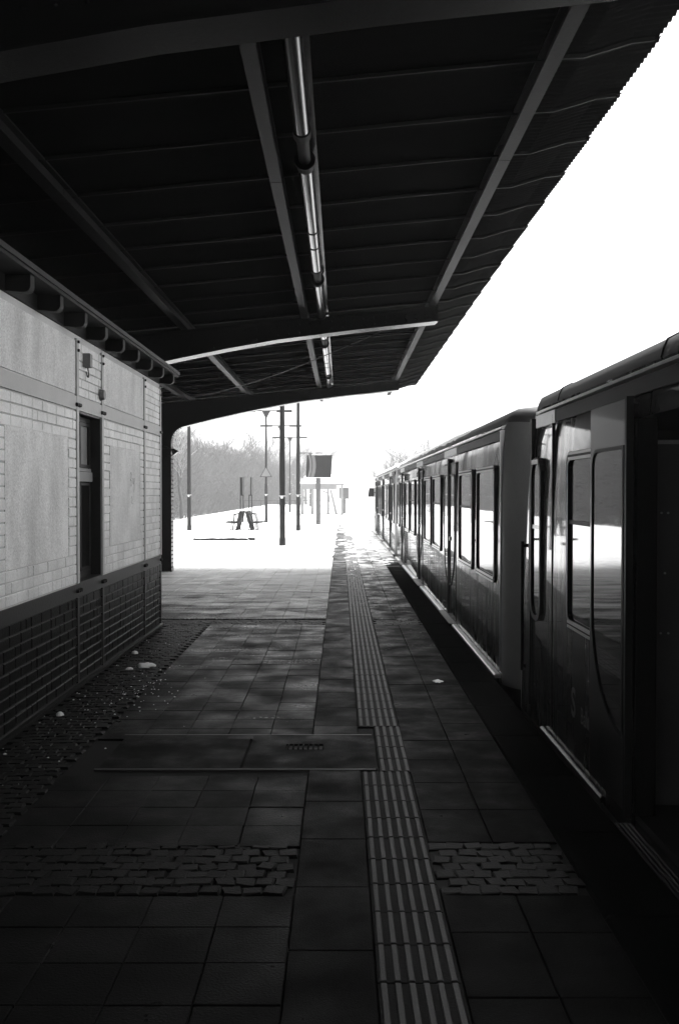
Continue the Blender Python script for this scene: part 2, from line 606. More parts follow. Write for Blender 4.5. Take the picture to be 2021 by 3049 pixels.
for k, (x, y) in enumerate(spots):
    x += random.uniform(-.008, .008)
    y += random.uniform(-.008, .008)
    z = random.uniform(-.002, .002)
    rz = random.gauss(0, 0.12)
    if k < 300:
        piece('cobble', random.choice(cob_me), platform, (x, y, z), rz, (random.uniform(.9, 1.05), random.uniform(.88, 1.05), 1))
    else:
        s0 = len(stuff.v)
        stuff.slab(x - .045, x + .045, y - .044, y + .044, -0.02, z, 0.007)
        stuff.v[s0:] = [(a + random.uniform(-.007, .007), b_ + random.uniform(-.007, .007), c + random.uniform(-.003, .003)) for a, b_, c in stuff.v[s0:]]
tag(stuff.build('cobble', 'cobble', platform), kind='stuff')

# ------------------------------------------------------------------ snow on the platform
def snow_h(X, Y):
    n1 = fbm(X * 0.55, Y * 0.55)
    n2 = fbm(X * 2.2 + 40, Y * 1.6)
    n3 = fbm(X * 7 + 9, Y * 4.5)
    edge = 23.3 + 1.0 * sstep(0.2, 1.0, X)
    cover = sstep(-1.6, 3.2, Y - edge + 4.2 * (n1 - 0.5) + 2.0 * (n2 - 0.5) + 4.0 * (n3 - .5))
    h = 0.075 * cover + 0.03 * (n1 - 0.5) * sstep(26, 32, Y) + 0.022 * (n2 - 0.5) + 0.022 * (n3 - 0.5) - 0.03
    # trodden paths along the edge
    path = np.exp(-((X + 0.04) / 0.2) ** 2) * 0.9 + 0.75 * np.exp(-((X - 0.72) / 0.32) ** 2)
    wear = path * (1.15 - 0.35 * sstep(30, 90, Y))
    ripple = fbm(X * 3.0 + 3, Y * 2.6 + 7, 3)
    h = h - wear * 0.15 * (0.25 + 1.1 * ripple) * sstep(0.38, 0.62, ripple + 0.10)
    pn = fbm(X * 2.3 + 5, Y * 0.9 + 11) * 0.55 + fbm(X * 6 + 2, Y * 2.2 + 3) * 0.45
    thr = 0.66 - 0.17 * sstep(21, 36, Y) - 0.10 * sstep(36, 90, Y)
    ph = 0.10 * (pn - thr)
    wst = sstep(-0.38, -0.12, X + 0.12 * (n2 - .5))
    h = h * (1 - wst) + (np.clip(ph, -0.03, 0.02) - 0.012 * path * (1 - sstep(30, 80, Y) * .4)) * wst
    h = h - 0.05 * sstep(1.33, 1.43, X)
    return h + 0.03 * sstep(24, 34, Y) * (1 - wst)


xs = np.arange(-9.45, 1.425, 0.045)
ys = np.arange(20.5, 34, 0.05)
X, Y = np.meshgrid(xs, ys)
H = snow_h(X, Y)
H = np.where(Y < 20.8, -0.03, H)
tag(grid_obj('snow_cover', xs, ys, H, 'snow', H > -0.004), kind='structure')
xs = np.arange(-9.45, 1.425, 0.09)
ys = np.concatenate([np.arange(33.95, 60, 0.12), np.arange(60, 130, 0.4)])
X, Y = np.meshgrid(xs, ys)
H = snow_h(X, Y) + 0.25 * np.exp(-((X + 7.2) / 1.0) ** 2 - ((Y - 78) / 6) ** 2) + 0.06 * sstep(-7.5, -9.3, X)
tag(grid_obj('snow_cover', xs, ys, H, 'snow', H > -0.006), kind='structure')

# crumbs of snow by the wall
def clump_mesh(rx, ry, rz, seed):
    rr = random.Random(seed)
    m = MB()
    vs, n = [], 18
    rings = [(1.0, 0.0), (0.9, 0.4), (0.55, 0.8)]
    for f, h in rings:
        for i in range(n):
            a = 2 * math.pi * i / n
            q = f * rr.uniform(0.62, 1.25)
            vs.append((rx * q * math.cos(a), ry * q * math.sin(a), rz * h * rr.uniform(.8, 1.2)))
    vs.append((0, 0, rz))
    fs = []
    for k in range(2):
        for i in range(n):
            j = (i + 1) % n
            fs.append((k * n + i, k * n + j, k * n + n + j, k * n + n + i))
    for i in range(n):
        fs.append((2 * n + i, 2 * n + (i + 1) % n, 3 * n))
    m.add(vs, fs, 0, True)
    return m


for (x, y, rx, ry, rz, lab) in (
        (-1.93, 9.77, 0.10, 0.10, 0.035, 'largest flat clump of snow on the cobbles beside the brick wall'),
        (-2.06, 9.62, 0.035, 0.03, 0.02, 'small lump of snow just left of the largest clump'),
        (-2.20, 10.55, 0.035, 0.04, 0.03, 'round lump of snow against the foot of the wall, farthest of the lumps'),
        (-2.17, 7.62, 0.028, 0.03, 0.03, 'small white lump of snow by the wall, nearest of the lumps'),
        (0.885, 9.0, 0.045, 0.07, 0.012, 'thin flat scrap of snow on the trodden slabs beside the train')):
    o = clump_mesh(rx, ry, rz, int(y * 100)).build('snow_clump', 'snow')
    o.location = (x, y, 0.003)
    tag(o, lab, 'snow', 'lumps of snow on the platform')
cr = MB()
for k in range(150):
    t = random.random()
    if t < 0.6:
        x, y = random.gauss(-1.72, 0.16), random.gauss(8.55, 0.5)
    else:
        y = random.uniform(5.2, 11.5)
        x = -2.28 + abs(random.gauss(0, 0.28))
    if x < -2.29:
        continue
    r = random.uniform(0.002, 0.008) * (1.6 if random.random() < .06 else 1)
    a0 = random.random() * 6
    vs = [(x + r * math.cos(a0 + i * 1.257) * random.uniform(.7, 1.3), y + 1.3 * r * math.sin(a0 + i * 1.257), 0.004) for i in range(5)] + [(x, y, 0.004 + r * 0.7)]
    cr.add(vs, [(i, (i + 1) % 5, 5) for i in range(5)])
tag(cr.build('snow_crumbs', 'snow'), 'scattered crumbs of snow on the cobbles along the wall', 'snow', kind='stuff')

# ================================================================== STATION BUILDING
BW = -2.335          # mortar plane
bld = root('station_building', (-2.32, 12.8, 0), 'steel framed station building with white upper wall and dark brick base', 'building')
WY0, WY1 = -38.0, 12.79
OY0, OY1, OZ0, OZ1 = 8.785, 9.615, 0.915, 2.45
m = MB()
m.box(BW - 0.25, BW, WY0, OY0, 0.86, 3.12, 0)
m.box(BW - 0.25, BW, OY1, WY1, 0.86, 3.12, 0)
m.box(BW - 0.25, BW, OY0, OY1, OZ1, 3.12, 0)
m.box(BW - 0.25, BW - 0.001, OY0, OY1, 0.86, 0.9, 0)
m.box(-8.0, BW - 0.2505, WY1 - 0.3, WY1, 0.0, 3.12, 0)
m.box(-8.3, -8.0005, WY0, WY1, 0.0, 3.12, 0)
wall_up = m.build('upper_wall', 'pale_mortar', bld)
m = MB()
m.box(BW - 0.25, BW + 0.0005, WY0, WY1, 0.0, 0.859, 0)
wall_lo = m.build('lower_wall', 'dark_mortar', bld)
m = MB()
m.prism([(BW - 0.02, 0.0), (BW + 0.035, 0.0), (BW + 0.03, 0.02), (BW + 0.005, 0.03)], WY0, WY1 + 0.02)
m.build('plinth', 'dark_brick', bld)

BH = 0.0830


def brick_mesh(name, l, mat, h=0.071):
    m = MB()
    c = 0.004
    x0, x1 = -0.02, 0.012
    # chamfer round the face that looks to +X
    vs = [(x0, -l / 2, -h / 2), (x0, l / 2, -h / 2), (x0, l / 2, h / 2), (x0, -l / 2, h / 2),
          (x1 - c, -l / 2, -h / 2), (x1 - c, l / 2, -h / 2), (x1 - c, l / 2, h / 2), (x1 - c, -l / 2, h / 2),
          (x1, -l / 2 + c, -h / 2 + c), (x1, l / 2 - c, -h / 2 + c), (x1, l / 2 - c, h / 2 - c), (x1, -l / 2 + c, h / 2 - c)]
    fs = [(8, 9, 10, 11)]
    for k in (0, 4):
        for i in range(4):
            j = (i + 1) % 4
            fs.append((k + i, k + j, k + 4 + j, k + 4 + i))
    m.add(vs, fs)
    return m.mesh(name, mat)


BM = {('brick', 0): brick_mesh('brick', 0.238, 'dark_brick'), ('brick', 1): brick_mesh('brick', 0.113, 'dark_brick'),
      ('painted_brick', 0): brick_mesh('painted_brick', 0.240, 'pale_brick', 0.073), ('painted_brick', 1): brick_mesh('painted_brick', 0.115, 'pale_brick', 0.073)}


def lay(name, parent, y0, y1, z0, z1, header=0.3, holes=(), rnd=random):
    nrow = max(1, round((z1 - z0) / BH))
    ch = (z1 - z0) / nrow
    for r in range(nrow):
        z = z0 + (r + 0.5) * ch
        y = y0 - (0.125 if r % 2 else 0.0)
        while y < y1 - 0.02:
            k = 1 if rnd.random() < header else 0
            l = 0.125 if k else 0.25
            a, b_ = max(y, y0), min(y + l, y1)
            y += l
            if b_ - a < 0.05:
                continue
            segs = [(a, b_)]
            for (hy0, hy1, hz0, hz1) in holes:
                if hz0 < z < hz1:
                    ns = []
                    for (s0, s1) in segs:
                        if s1 <= hy0 or s0 >= hy1:
                            ns.append((s0, s1))
                        else:
                            if hy0 - s0 > 0.04:
                                ns.append((s0, hy0))
                            if s1 - hy1 > 0.04:
                                ns.append((hy1, s1))
                    segs = ns
            for s0, s1 in segs:
                o = piece(name, BM[(name, k)], parent, (BW + random.uniform(-0.002, 0.002), (s0 + s1) / 2, z + random.uniform(-.001, .001)))
                o.scale = (1, (s1 - s0) / l, ch / BH)


RECT1 = (6.85, 8.45, 1.175, 2.225)
RECT3 = (9.98, 11.47, 1.18, 2.225)
lay('brick', wall_lo, 6.3, 12.74, 0.045, 0.795, 0.22)
lay('painted_brick', wall_up, 6.35, 8.70, 0.925, 2.445, 0.2, (RECT1,))
lay('painted_brick', wall_up, 9.70, 11.69, 0.925, 2.445, 0.2, (RECT3,))
lay('painted_brick', wall_up, 11.77, 12.74, 0.925, 2.445, 0.15)
lay('painted_brick', wall_up, 8.78, 9.62, 2.585, 3.06, 0.2)
lay('painted_brick', wall_up, 11.77, 12.74, 2.585, 3.06, 0.15)
# rendered fields
for (y0, y1, z0, z1) in (RECT1, RECT3, (6.0, 8.70, 2.585, 3.07), (9.70, 11.69, 2.585, 3.07), (-8, 6.32, 0.93, 2.44), (-8, 5.98, 2.585, 3.07)):
    m = MB()
    g = 0.008
    m.box(BW + 0.001, BW + 0.0105, y0 + g, y1 - g, z0 + g, z1 - g)
    m.build('plaster_field', 'plaster', wall_up)
m = MB()
m.box(BW + 0.001, BW + 0.01, -8, 6.28, 0.05, 0.79)
m.build('painted_base_field', 'dark_brick', wall_lo)

# steel frame on the wall
for yp in (4.6, 5.6, 8.742, 9.658, 11.73, 12.765):
    m = MB()
    m.box(BW - 0.01, BW + 0.021, yp - 0.034, yp + 0.034, 0.922, 3.085)
    m.build('steel_post', 'steel_pale', bld)
    m = MB()
    m.box(BW - 0.01, BW + 0.0175, yp - 0.034, yp + 0.034, 0.04, 0.7985)
    m.build('steel_post', 'steel_dark', bld)
m = MB()
m.box(BW - 0.01, BW + 0.018, WY0, WY1 - 0.01, 2.455, 2.575)
m.build('steel_girt', 'steel_pale', bld)
m = MB()
m.box(BW - 0.01, BW + 0.016, WY0, WY1 - 0.01, 0.80, 0.915)
m.build('steel_girt', 'steel_dark', bld)
bolt = MB()
bolt.tube((0, 0, 0), (0.028, 0, 0), 0.020, 0.015, 8)
bolt_me = bolt.mesh('bolt', 'rubber')
for yp in (8.742, 9.658, 11.73, 12.765):
    for z in (2.50, 0.86):
        for dy in (-0.055, 0.0, 0.055):
            if yp > 12.7 and dy > 0:
                continue
            piece('bolt', bolt_me, bld, (BW + 0.012, yp + dy, z))
    for z in (2.98, 3.055):
        piece('bolt', bolt_me, bld, (BW + 0.015, yp, z), 0, (0.8, .8, .8))

# window in its narrow bay
win = MB()
XR = BW - 0.09
win.box(XR - 0.03, XR, OY0, OY0 + 0.055, OZ0, OZ1)
win.box(XR - 0.03, XR, OY1 - 0.055, OY1, OZ0, OZ1)
win.box(XR - 0.03, XR, OY0 + 0.055, OY1 - 0.055, OZ1 - 0.06, OZ1)
win.box(XR - 0.03, XR, OY0 + 0.055, OY1 - 0.055, OZ0, OZ0 + 0.07)
win.box(BW - 0.229, BW + 0.004, OY0 + 0.001, OY0 + 0.014, OZ0 + 0.016, OZ1 - 0.001)
win.box(BW - 0.229, BW + 0.004, OY1 - 0.014, OY1 - 0.001, OZ0 + 0.016, OZ1 - 0.001)
win.box(BW - 0.229, BW + 0.004, OY0 + 0.015, OY1 - 0.015, OZ1 - 0.014, OZ1 - 0.001)
w = win.build('window', 'steel_dark', bld)
m = MB()
m.box(XR - 0.025, XR + 0.03, OY0 + 0.056, OY1 - 0.056, 1.83, 1.92)
m.box(XR - 0.025, XR + 0.018, OY0 + 0.056, OY1 - 0.056, 1.925, 1.955)
m.build('transom', 'sash', w)
for z0, z1 in ((OZ0 + 0.071, 1.828), (1.957, OZ1 - 0.061)):
    for y0, y1 in ((OY0 + 0.056, 9.19), (9.21, OY1 - 0.056)):
        m = MB()
        m.box(XR - 0.026, XR - 0.012, y0, y1, z0, z1)
        m.build('pane', 'glass_pale_reflection' if z0 > 1.9 else 'glass_dark', w)
        m = MB()
        a, bq = [(y0 + .004, z0 + .004), (y1 - .004, z0 + .004), (y1 - .004, z1 - .004), (y0 + .004, z1 - .004)], [(y0 + .035, z0 + .035), (y1 - .035, z0 + .035), (y1 - .035, z1 - .035), (y0 + .035, z1 - .035)]
        m.ring(a, bq, XR - 0.0115, XR + 0.004)
        m.build('sash_frame', 'steel_dark', w)
m = MB()
m.box(BW - 0.09, BW + 0.02, OY0 + 0.002, OY1 - 0.002, 0.9155, 0.93)
m.build('sill', 'steel_dark', w)
m = MB()
m.box(BW - 0.249, BW - 0.23, OY0 + 0.001, OY1 - 0.001, 0.93, 2.449)
m.build('backing', 'rubber', w)

# eaves
prof = [(BW - 0.1, 3.135), (-2.21, 3.115)]
for k in range(7):
    a = -math.pi / 2 + k * math.pi / 2 / 6
    prof.append((-2.185 + 0.045 * math.cos(a), 3.16 + 0.045 * math.sin(a)))
prof += [(-2.14, 3.235), (BW - 0.1, 3.235)]
m = MB()
m.prism([(x + 2.3, z - 3.1) for x, z in prof], -0.045, 0.045)
raf_me = m.mesh('rafter', 'wood_dark')
y = 12.72
while y > -6:
    piece('rafter', raf_me, bld, (-2.3, y, 3.1))
    y -= 0.727
m = MB()
m.box(-8.4, -2.12, WY0, 12.98, 3.237, 3.262)
m.build('eave_boarding', 'wood_dark', bld)
m = MB()
m.box(-2.135, -2.105, WY0, 12.99, 3.2625, 3.30)
m.build('fascia', 'steel_dark', bld)
m = MB()
m.box(BW - 0.2, BW + 0.02, WY0, WY1 - 0.005, 3.122, 3.2365)
m.build('wall_plate', 'wood_dark', bld)

# small fittings on the wall
lamp = root('wall_box', (-2.30, 8.98, 2.9), 'small box lamp with looped cable above the narrow window', 'wall lamp')
m = MB()
m.slab(-2.325, -2.255, 8.94, 9.02, 2.86, 2.985, 0.008)
m.build('housing', 'sash', lamp)
m = MB()
m.path([(-2.29, 8.99, 2.86), (-2.285, 9.0, 2.80), (-2.29, 9.01, 2.775), (-2.305, 9.03, 2.785), (-2.32, 9.05, 2.83)], 0.006)
m.build('cable', 'steel_dark', lamp)
m = MB()
m.tube((-2.318, 9.57, 2.67), (-2.275, 9.57, 2.67), 0.06, 0.045, 12)
tag(m.build('alarm_bell', 'sash', None, (-2.32, 9.57, 2.67)), 'round grey bell dome on the white bricks beside the steel post', 'bell')
# scratched scribble on the render
m = MB()
def stroke(pts):
    for (a0, b0), (a1, b1) in zip(pts[:-1], pts[1:]):
        m.tube((BW + 0.0095, 10.95 + a0, 1.80 + b0), (BW + 0.0095, 10.95 + a1, 1.80 + b1), 0.0035, 0.003, 5)
stroke([(0, .14), (-.01, 0), (.05, .0), (.08, .03), (.06, .06), (0, .065), (.06, .08), (.07, .12), (.03, .15), (0, .14)])
stroke([(.12, .09), (.13, .03), (.16, .02), (.2, .09), (.2, -.02), (.17, -.07)])
stroke([(.05, -.12), (.09, -.15), (.06, -.19), (.12, -.2)])
m.build('scribble', 'sash', wall_up)

# ================================================================== CANOPY
can = root('platform_canopy', (-3.95, 0, 0), 'dark steel platform canopy with curved frames and corrugated roof', 'canopy')
CX = -3.95
bot = [(-3.26, 3.165), (-2.7, 3.345), (-2.14, 3.47), (-1.5, 3.60), (-0.82, 3.72), (0.2, 3.85), (1.24, 3.96)]
def top_z(x):
    return 3.82 + (x + 1.96) * 0.096
arc = []
for k in range(9):
    a = math.pi - k * (math.pi / 2 - 0.32) / 8
    arc.append((-3.30 + 0.385 * math.cos(a), 2.80 + 0.385 * math.sin(a)))
low = [(-3.685, 0.0), (-3.685, 1.5), (-3.685, 2.6)] + arc[0:] + bot[1:]
fr_first = None
rv = MB()
FR_Y = (4.35, 12.95, 21.55, -4.25, -12.85, -21.45, -30.05)
fparts = []
m = MB()
inner = []
for (x, z) in low:
    inner.append((CX, z if z < 2.6 else None))
# web: from the lower curve up to the top line
web = MB()
col_w = [(-3.685, 0.0), (-3.685, 2.8), (CX, 2.8), (CX, 0.0)]
web.prism(col_w, -0.012, 0.012)
curve = [(-3.685, 2.8)] + arc[1:] + bot[1:]
web.strip([c for c in curve], [(c[0], top_z(c[0])) for c in curve], -0.012, 0.012)
web.prism([(CX, 2.8), (-3.685, 2.8), (-3.685, top_z(-3.685)), (CX, top_z(CX))], -0.012, 0.012)
fl = MB()
full = [(-3.685, 0.0), (-3.685, 2.8)] + arc[1:] + bot[1:]
for (x0, z0), (x1, z1) in zip(full[:-1], full[1:]):
    d = Vector((x1 - x0, z1 - z0)).normalized()
    nrm = Vector((d.y, -d.x)) * 0.022
    fl.prism([(x0, z0), (x1, z1), (x1 + nrm.x, z1 + nrm.y), (x0 + nrm.x, z0 + nrm.y)], -0.14, 0.14)
ft = MB()
ft.prism([(CX, top_z(CX) + .001), (1.26, top_z(1.26) + .001), (1.26, top_z(1.26) + 0.02), (CX, top_z(CX) + 0.02)], -0.09, 0.09)
# end plate of the beam and angle irons with rivets
ft.prism([(1.242, 3.945), (1.26, 3.945), (1.26, top_z(1.26)), (1.242, top_z(1.26))], -0.09, 0.09)
riv = MB()
def rivet(mb, p, n, r=0.014):
    n = Vector(n)
    mb.tube(p, Vector(p) + n * 0.013, r, r * 0.45, 6)
z = 0.1
while z < 2.75:
    for y in (-0.06, 0.06):
        rivet(riv, (-3.664, y, z), (1, 0, 0), 0.016)
    z += 0.09
for (x0, z0), (x1, z1) in zip(arc[:-1], arc[1:]):
    d = Vector((x1 - x0, 0, z1 - z0)).normalized()
    rivet(riv, (x0 + d.z * 0.021, -0.06, z0 - d.x * 0.021), (d.z, 0, -d.x), 0.016)
x = -3.2
while x < 1.2:
    zb = np.interp(x, [c[0] for c in bot], [c[1] for c in bot])
    rivet(riv, (x, -0.012, zb + 0.055), (0, -1, 0))
    if x < 0.9:
        rivet(riv, (x, -0.012, top_z(x) - 0.04), (0, -1, 0))
    x += 0.14
rvx = [0.85, 0.98, 1.1, 1.2]
for x in rvx:
    for z in (4.0, 4.05):
        rivet(riv, (x, -0.012, z), (0, -1, 0))
def mirror(mb):
    q = MB()
    q.v = [(2 * CX - x, y, z) for x, y, z in mb.v]
    q.f, q.m, q.sm = [tuple(reversed(f)) for f in mb.f], mb.m, mb.sm
    return q
meshes = [('web_plate', web, 'canopy'), ('flange', fl, 'canopy'), ('top_flange', ft, 'canopy'), ('rivets', riv, 'canopy')]
mm = []
for nm, q, mt in meshes:
    mm.append((nm, q.mesh(nm, mt)))
    if nm in ('web_plate', 'flange', 'top_flange'):
        mm.append((nm, mirror(q).mesh(nm, mt)))
for fy in FR_Y:
    f = bpy.data.objects.new('canopy_frame', None)
    COL.objects.link(f)
    f.parent = can
    f.location = Vector((0, fy, 0)) - org(can)
    for nm, me in mm:
        o = piece(nm, me, f, (0, fy, 0))
        if nm == 'rivets':
            o['kind'] = 'stuff'

RY0, RY1 = -36.0, 24.7
segs = [RY0, -12.85, -4.25, 6.05 + 1.2, 12.95, RY1]
for x, w in ((-0.47, 0.085), (1.19, 0.09), (-2.02, 0.10), (-3.3, 0.1), (-4.6, .1), (-5.88, 0.1), (-7.43, 0.085), (-9.09, 0.09)):
    for a, b_ in zip(segs[:-1], segs[1:]):
        xx = x
        z0 = top_z(xx) if xx > CX else top_z(2 * CX - xx)
        h = 0.12
        m = MB()
        z = z0 + 0.022
        m.box(xx - w / 2, xx + w / 2, a + 0.004, b_ - 0.004, z, z + 0.012)
        m.box(xx - 0.006, xx + 0.006, a + 0.004, b_ - 0.004, z + 0.0125, z + h - 0.0125)
        m.box(xx - w / 2, xx + w / 2, a + 0.004, b_ - 0.004, z + h - 0.012, z + h)
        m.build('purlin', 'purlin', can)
# corrugated sheets, 0.82 m apart, each lapping over the next
def sheet_z(x):
    z = top_z(min(x, 1.30)) + 0.15
    if x > 1.30:
        t = x - 1.30
        z += 0.05 * min(t, 0.12) / 0.12 * 0.12 + 0.30 * max(0, min(t - 0.12, 0.28)) + 0.12 * max(0, t - 0.40)
    return z
SW = 0.82
NW = 11
xsn = [CX, -2.0, -0.4, 1.0, 1.30, 1.42, 1.52, 1.62, 1.70, 1.80, 1.875]
nyp = (NW + 2) * 8 + 1
vs, fs = [], []
for j in range(nyp):
    yl = -0.02 + (SW + 0.13) * j / (nyp - 1)
    dz = 0.010 * math.sin(2 * math.pi * yl / (SW / NW))
    lift = 0.024 * (j / (nyp - 1))
    for x in xsn:
        vs.append((x, yl, sheet_z(x) + dz * (0.0 if x < 1.2 else 1.0) + lift))
nx = len(xsn)
for j in range(nyp - 1):
    for i in range(nx - 1):
        fs.append((j * nx + i, j * nx + i + 1, (j + 1) * nx + i + 1, (j + 1) * nx + i))
m = MB()
m.add(vs, fs, 0, False)
# turned lip at the near end of each sheet
xl = [min(x, 1.83) for x in xsn]
lip = [(x, -0.02, sheet_z(x)) for x in xl] + [(x, -0.02, sheet_z(x) - 0.024) for x in xl] + [(x, -0.002, sheet_z(x) - 0.024) for x in xl]
m.add(lip, [(i, i + 1, nx + i + 1, nx + i) for i in range(nx - 1)] + [(nx + i, nx + i + 1, 2 * nx + i + 1, 2 * nx + i) for i in range(nx - 1)], 1)
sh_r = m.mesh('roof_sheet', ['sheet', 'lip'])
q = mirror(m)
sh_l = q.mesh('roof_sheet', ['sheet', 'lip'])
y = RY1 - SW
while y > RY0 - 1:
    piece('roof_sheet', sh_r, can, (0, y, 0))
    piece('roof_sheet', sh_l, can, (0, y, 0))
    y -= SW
# unseen snow layer, added to block light through the thin sheet
m = MB()
m.strip([(x, sheet_z(x) + 0.05) for x in xsn if x < 1.85], [(x, sheet_z(x) + 0.12) for x in xsn if x < 1.85], RY0, RY1 - 0.3)
m.strip([(2 * CX - x, sheet_z(x) + 0.05) for x in xsn if x < 1.85], [(2 * CX - x, sheet_z(x) + 0.12) for x in xsn if x < 1.85], RY0, RY1 - 0.3)
m.build('roof_snow', 'snow', can)
# slack wire between the frames
m = MB()
pts = []
for k in range(15):
    t = k / 14
    pts.append((-3.0 + 3.57 * t, 21.0 - 6.8 * t, 3.76 + 0.27 * t - 0.10 * math.sin(math.pi * t)))
m.path(pts, 0.007, 5)
tag(m.build('slack_wire', 'rubber'), 'thin slack wire slung diagonally under the far canopy bay', 'wire')

# tube lamps
LX, LZ, LR = -0.245, 4.005, 0.052
lamps = [(4.62, 6.35), (6.85, 10.20), (10.65, 12.80), (13.12, 14.62), (15.2, 18.95), (19.4, 21.40)]
names = ['nearest grey tube lamp under the canopy roof, cut by the first frame',
         'long tube lamp under the canopy, second from the camera',
         'tube lamp under the canopy just before the middle frame',
         'short tube lamp directly behind the middle canopy frame',
         'tube lamp in the far canopy bay with a wire across it',
         'farthest tube lamp under the canopy, meeting the far frame']
for (a, b_), lab in zip(lamps, names):
    L = root('tube_lamp', (LX, (a + b_) / 2, LZ), lab, 'lamp', 'tube lamps under the canopy')
    m = MB()
    m.tube((LX, a + 0.11, LZ), (LX, b_ - 0.11, LZ), LR, LR, 24)
    m.build('tube', 'lamp_tube', L)
    for e0, e1 in ((a, a + 0.109), (b_ - 0.109, b_)):
        m = MB()
        m.tube((LX, e0, LZ), (LX, e1, LZ), LR + 0.006, LR + 0.006, 24)
        m.build('end_cap', 'lamp_cap', L)
    for e in ((a + 0.52 * (b_ - a), a + 0.68 * (b_ - a)) if b_ - a > 3 else ()):
        m = MB()
        m.tube((LX, e - 0.012, LZ), (LX, e + 0.012, LZ), LR + 0.004, LR + 0.004, 24)
        m.build('strap', 'lamp_cap', L)
    if b_ < 12 or 14 < b_ < 20:
        m = MB()
        c0 = b_ + 0.005
        c1 = {6.35: 6.84, 10.20: 10.64, 14.62: 15.19, 18.95: 19.39}[b_]
        m.tube((LX, c0, LZ), (LX, c1, LZ), LR * 0.8, LR * 0.8, 20)
        m.tube((LX, c1 - 0.035, LZ), (LX, c1 - 0.002, LZ), LR + 0.02, LR + 0.02, 24)
        m.build('connector', 'lamp_cap', L)
for a, b_ in ((4.5, 12.85), (13.05, 21.45)):
    m = MB()
    m.box(LX - 0.02, LX + 0.085, a, b_, LZ + LR + 0.004, LZ + LR + 0.03)
    m.build('lamp_rail', 'canopy', can)

# loudspeaker on the far column
L = root('horn_loudspeaker', (-3.66, 21.5, 2.5), 'small dark horn loudspeaker on a bracket at the far canopy column', 'loudspeaker')
m = MB()
m.path([(-3.66, 21.42, 2.66), (-3.92, 21.2, 2.80), (-3.92, 21.2, 2.50), (-3.66, 21.42, 2.52)], 0.012)
m.path([(-3.9, 21.2, 2.66), (-3.58, 21.3, 2.66)], 0.012)
m.build('bracket', 'canopy', L)
m = MB()
m.tube((-3.62, 21.3, 2.66), (-3.54, 21.3, 2.56), 0.03, 0.085, 14)
m.build('horn', 'canopy', L)

# ================================================================== TRAIN
CXT = 3.05
SEC = [(1.66, -0.80), (1.60, -0.45), (1.555, -0.12), (1.55, 0.2), (1.55, 1.0), (1.553, 1.6), (1.565, 2.12), (1.585, 2.32),
       (1.60, 2.40), (1.612, 2.45), (1.632, 2.495), (1.70, 2.53), (1.95, 2.56), (2.5, 2.60), (3.05, 2.62)]


def ring_at(hw_scale, y_of, zscale=1.0, sec=SEC):
    pts = []
    for x, z in sec:
        pts.append((x, z))
    for x, z in reversed(sec[:-1]):
        pts.append((2 * CXT - x, z))
    out = []
    for x, z in pts:
        zz = z if z < 2.2 else 2.2 + (z - 2.2) * zscale
        out.append((CXT + (x - CXT) * hw_scale, y_of(zz), zz))
    return out


NSEC = len(SEC)
def mat_of(i, n, end=False):
    # material index for the face between profile point i and i+1
    k = i if i < n // 2 else n - 2 - i
    if k < 2:
        return 1
    if k >= NSEC - 7:
        return 2
    return 3 if end else 0


def loft(rings, cap0=None, cap1=None, endflags=None):
    mb = MB()
    n = len(rings[0])
    for r in range(len(rings) - 1):
        for i in range(n - 1):
            mb.add([rings[r][i], rings[r][i + 1], rings[r + 1][i + 1], rings[r + 1][i]], [(0, 1, 2, 3)], mat_of(i, n, endflags[r] if endflags else False), True)
        mb.add([rings[r][0], rings[r][-1], rings[r + 1][-1], rings[r + 1][0]], [(0, 1, 2, 3)], 1)
    return mb


def weld(mb):
    idx, vs, mp = {}, [], []
    for p in mb.v:
        k = (round(p[0], 5), round(p[1], 5), round(p[2], 5))
        if k not in idx:
            idx[k] = len(vs)
            vs.append(p)
        mp.append(idx[k])
    mb.v = vs
    keep = [(tuple(mp[i] for i in f), m_, s_) for f, m_, s_ in zip(mb.f, mb.m, mb.sm)]
    keep = [k for k in keep if len(set(k[0])) == len(k[0])]
    mb.f = [k[0] for k in keep]
    mb.m = [k[1] for k in keep]
    mb.sm = [k[2] for k in keep]
    return mb


CARM = ['car_paint', 'car_dark', 'car_roof', 'car_end']


def end_rings(y_end, sgn, r, slant=0.0, n=9):
    """rounded end; sgn +1: the far end (y grows towards the end), -1: the near end"""
    out = []
    for k in range(n):
        a = (k / (n - 1)) * math.pi / 2
        hw = (1.5 - r * (1 - math.cos(a))) / 1.5
        off = r * math.sin(a)
        yb = y_end - sgn * r + sgn * off
        out.append(ring_at(hw, lambda z, yb=yb: yb + sgn * slant * (0.9 - z) * (1 if z > -2 else 0), 1.0 - 0.25 * (1 - math.cos(a))))
    return out


def rrect(y0, y1, z0, z1, r, n=5):
    pts = []
    for cy, cz, a0 in ((y1 - r, z1 - r, 0), (y0 + r, z1 - r, 90), (y0 + r, z0 + r, 180), (y1 - r, z0 + r, 270)):
        for k in range(n + 1):
            a = R(a0 + 90 * k / n)
            pts.append((cy + r * math.cos(a), cz + r * math.sin(a)))
    return pts


WX = 1.55


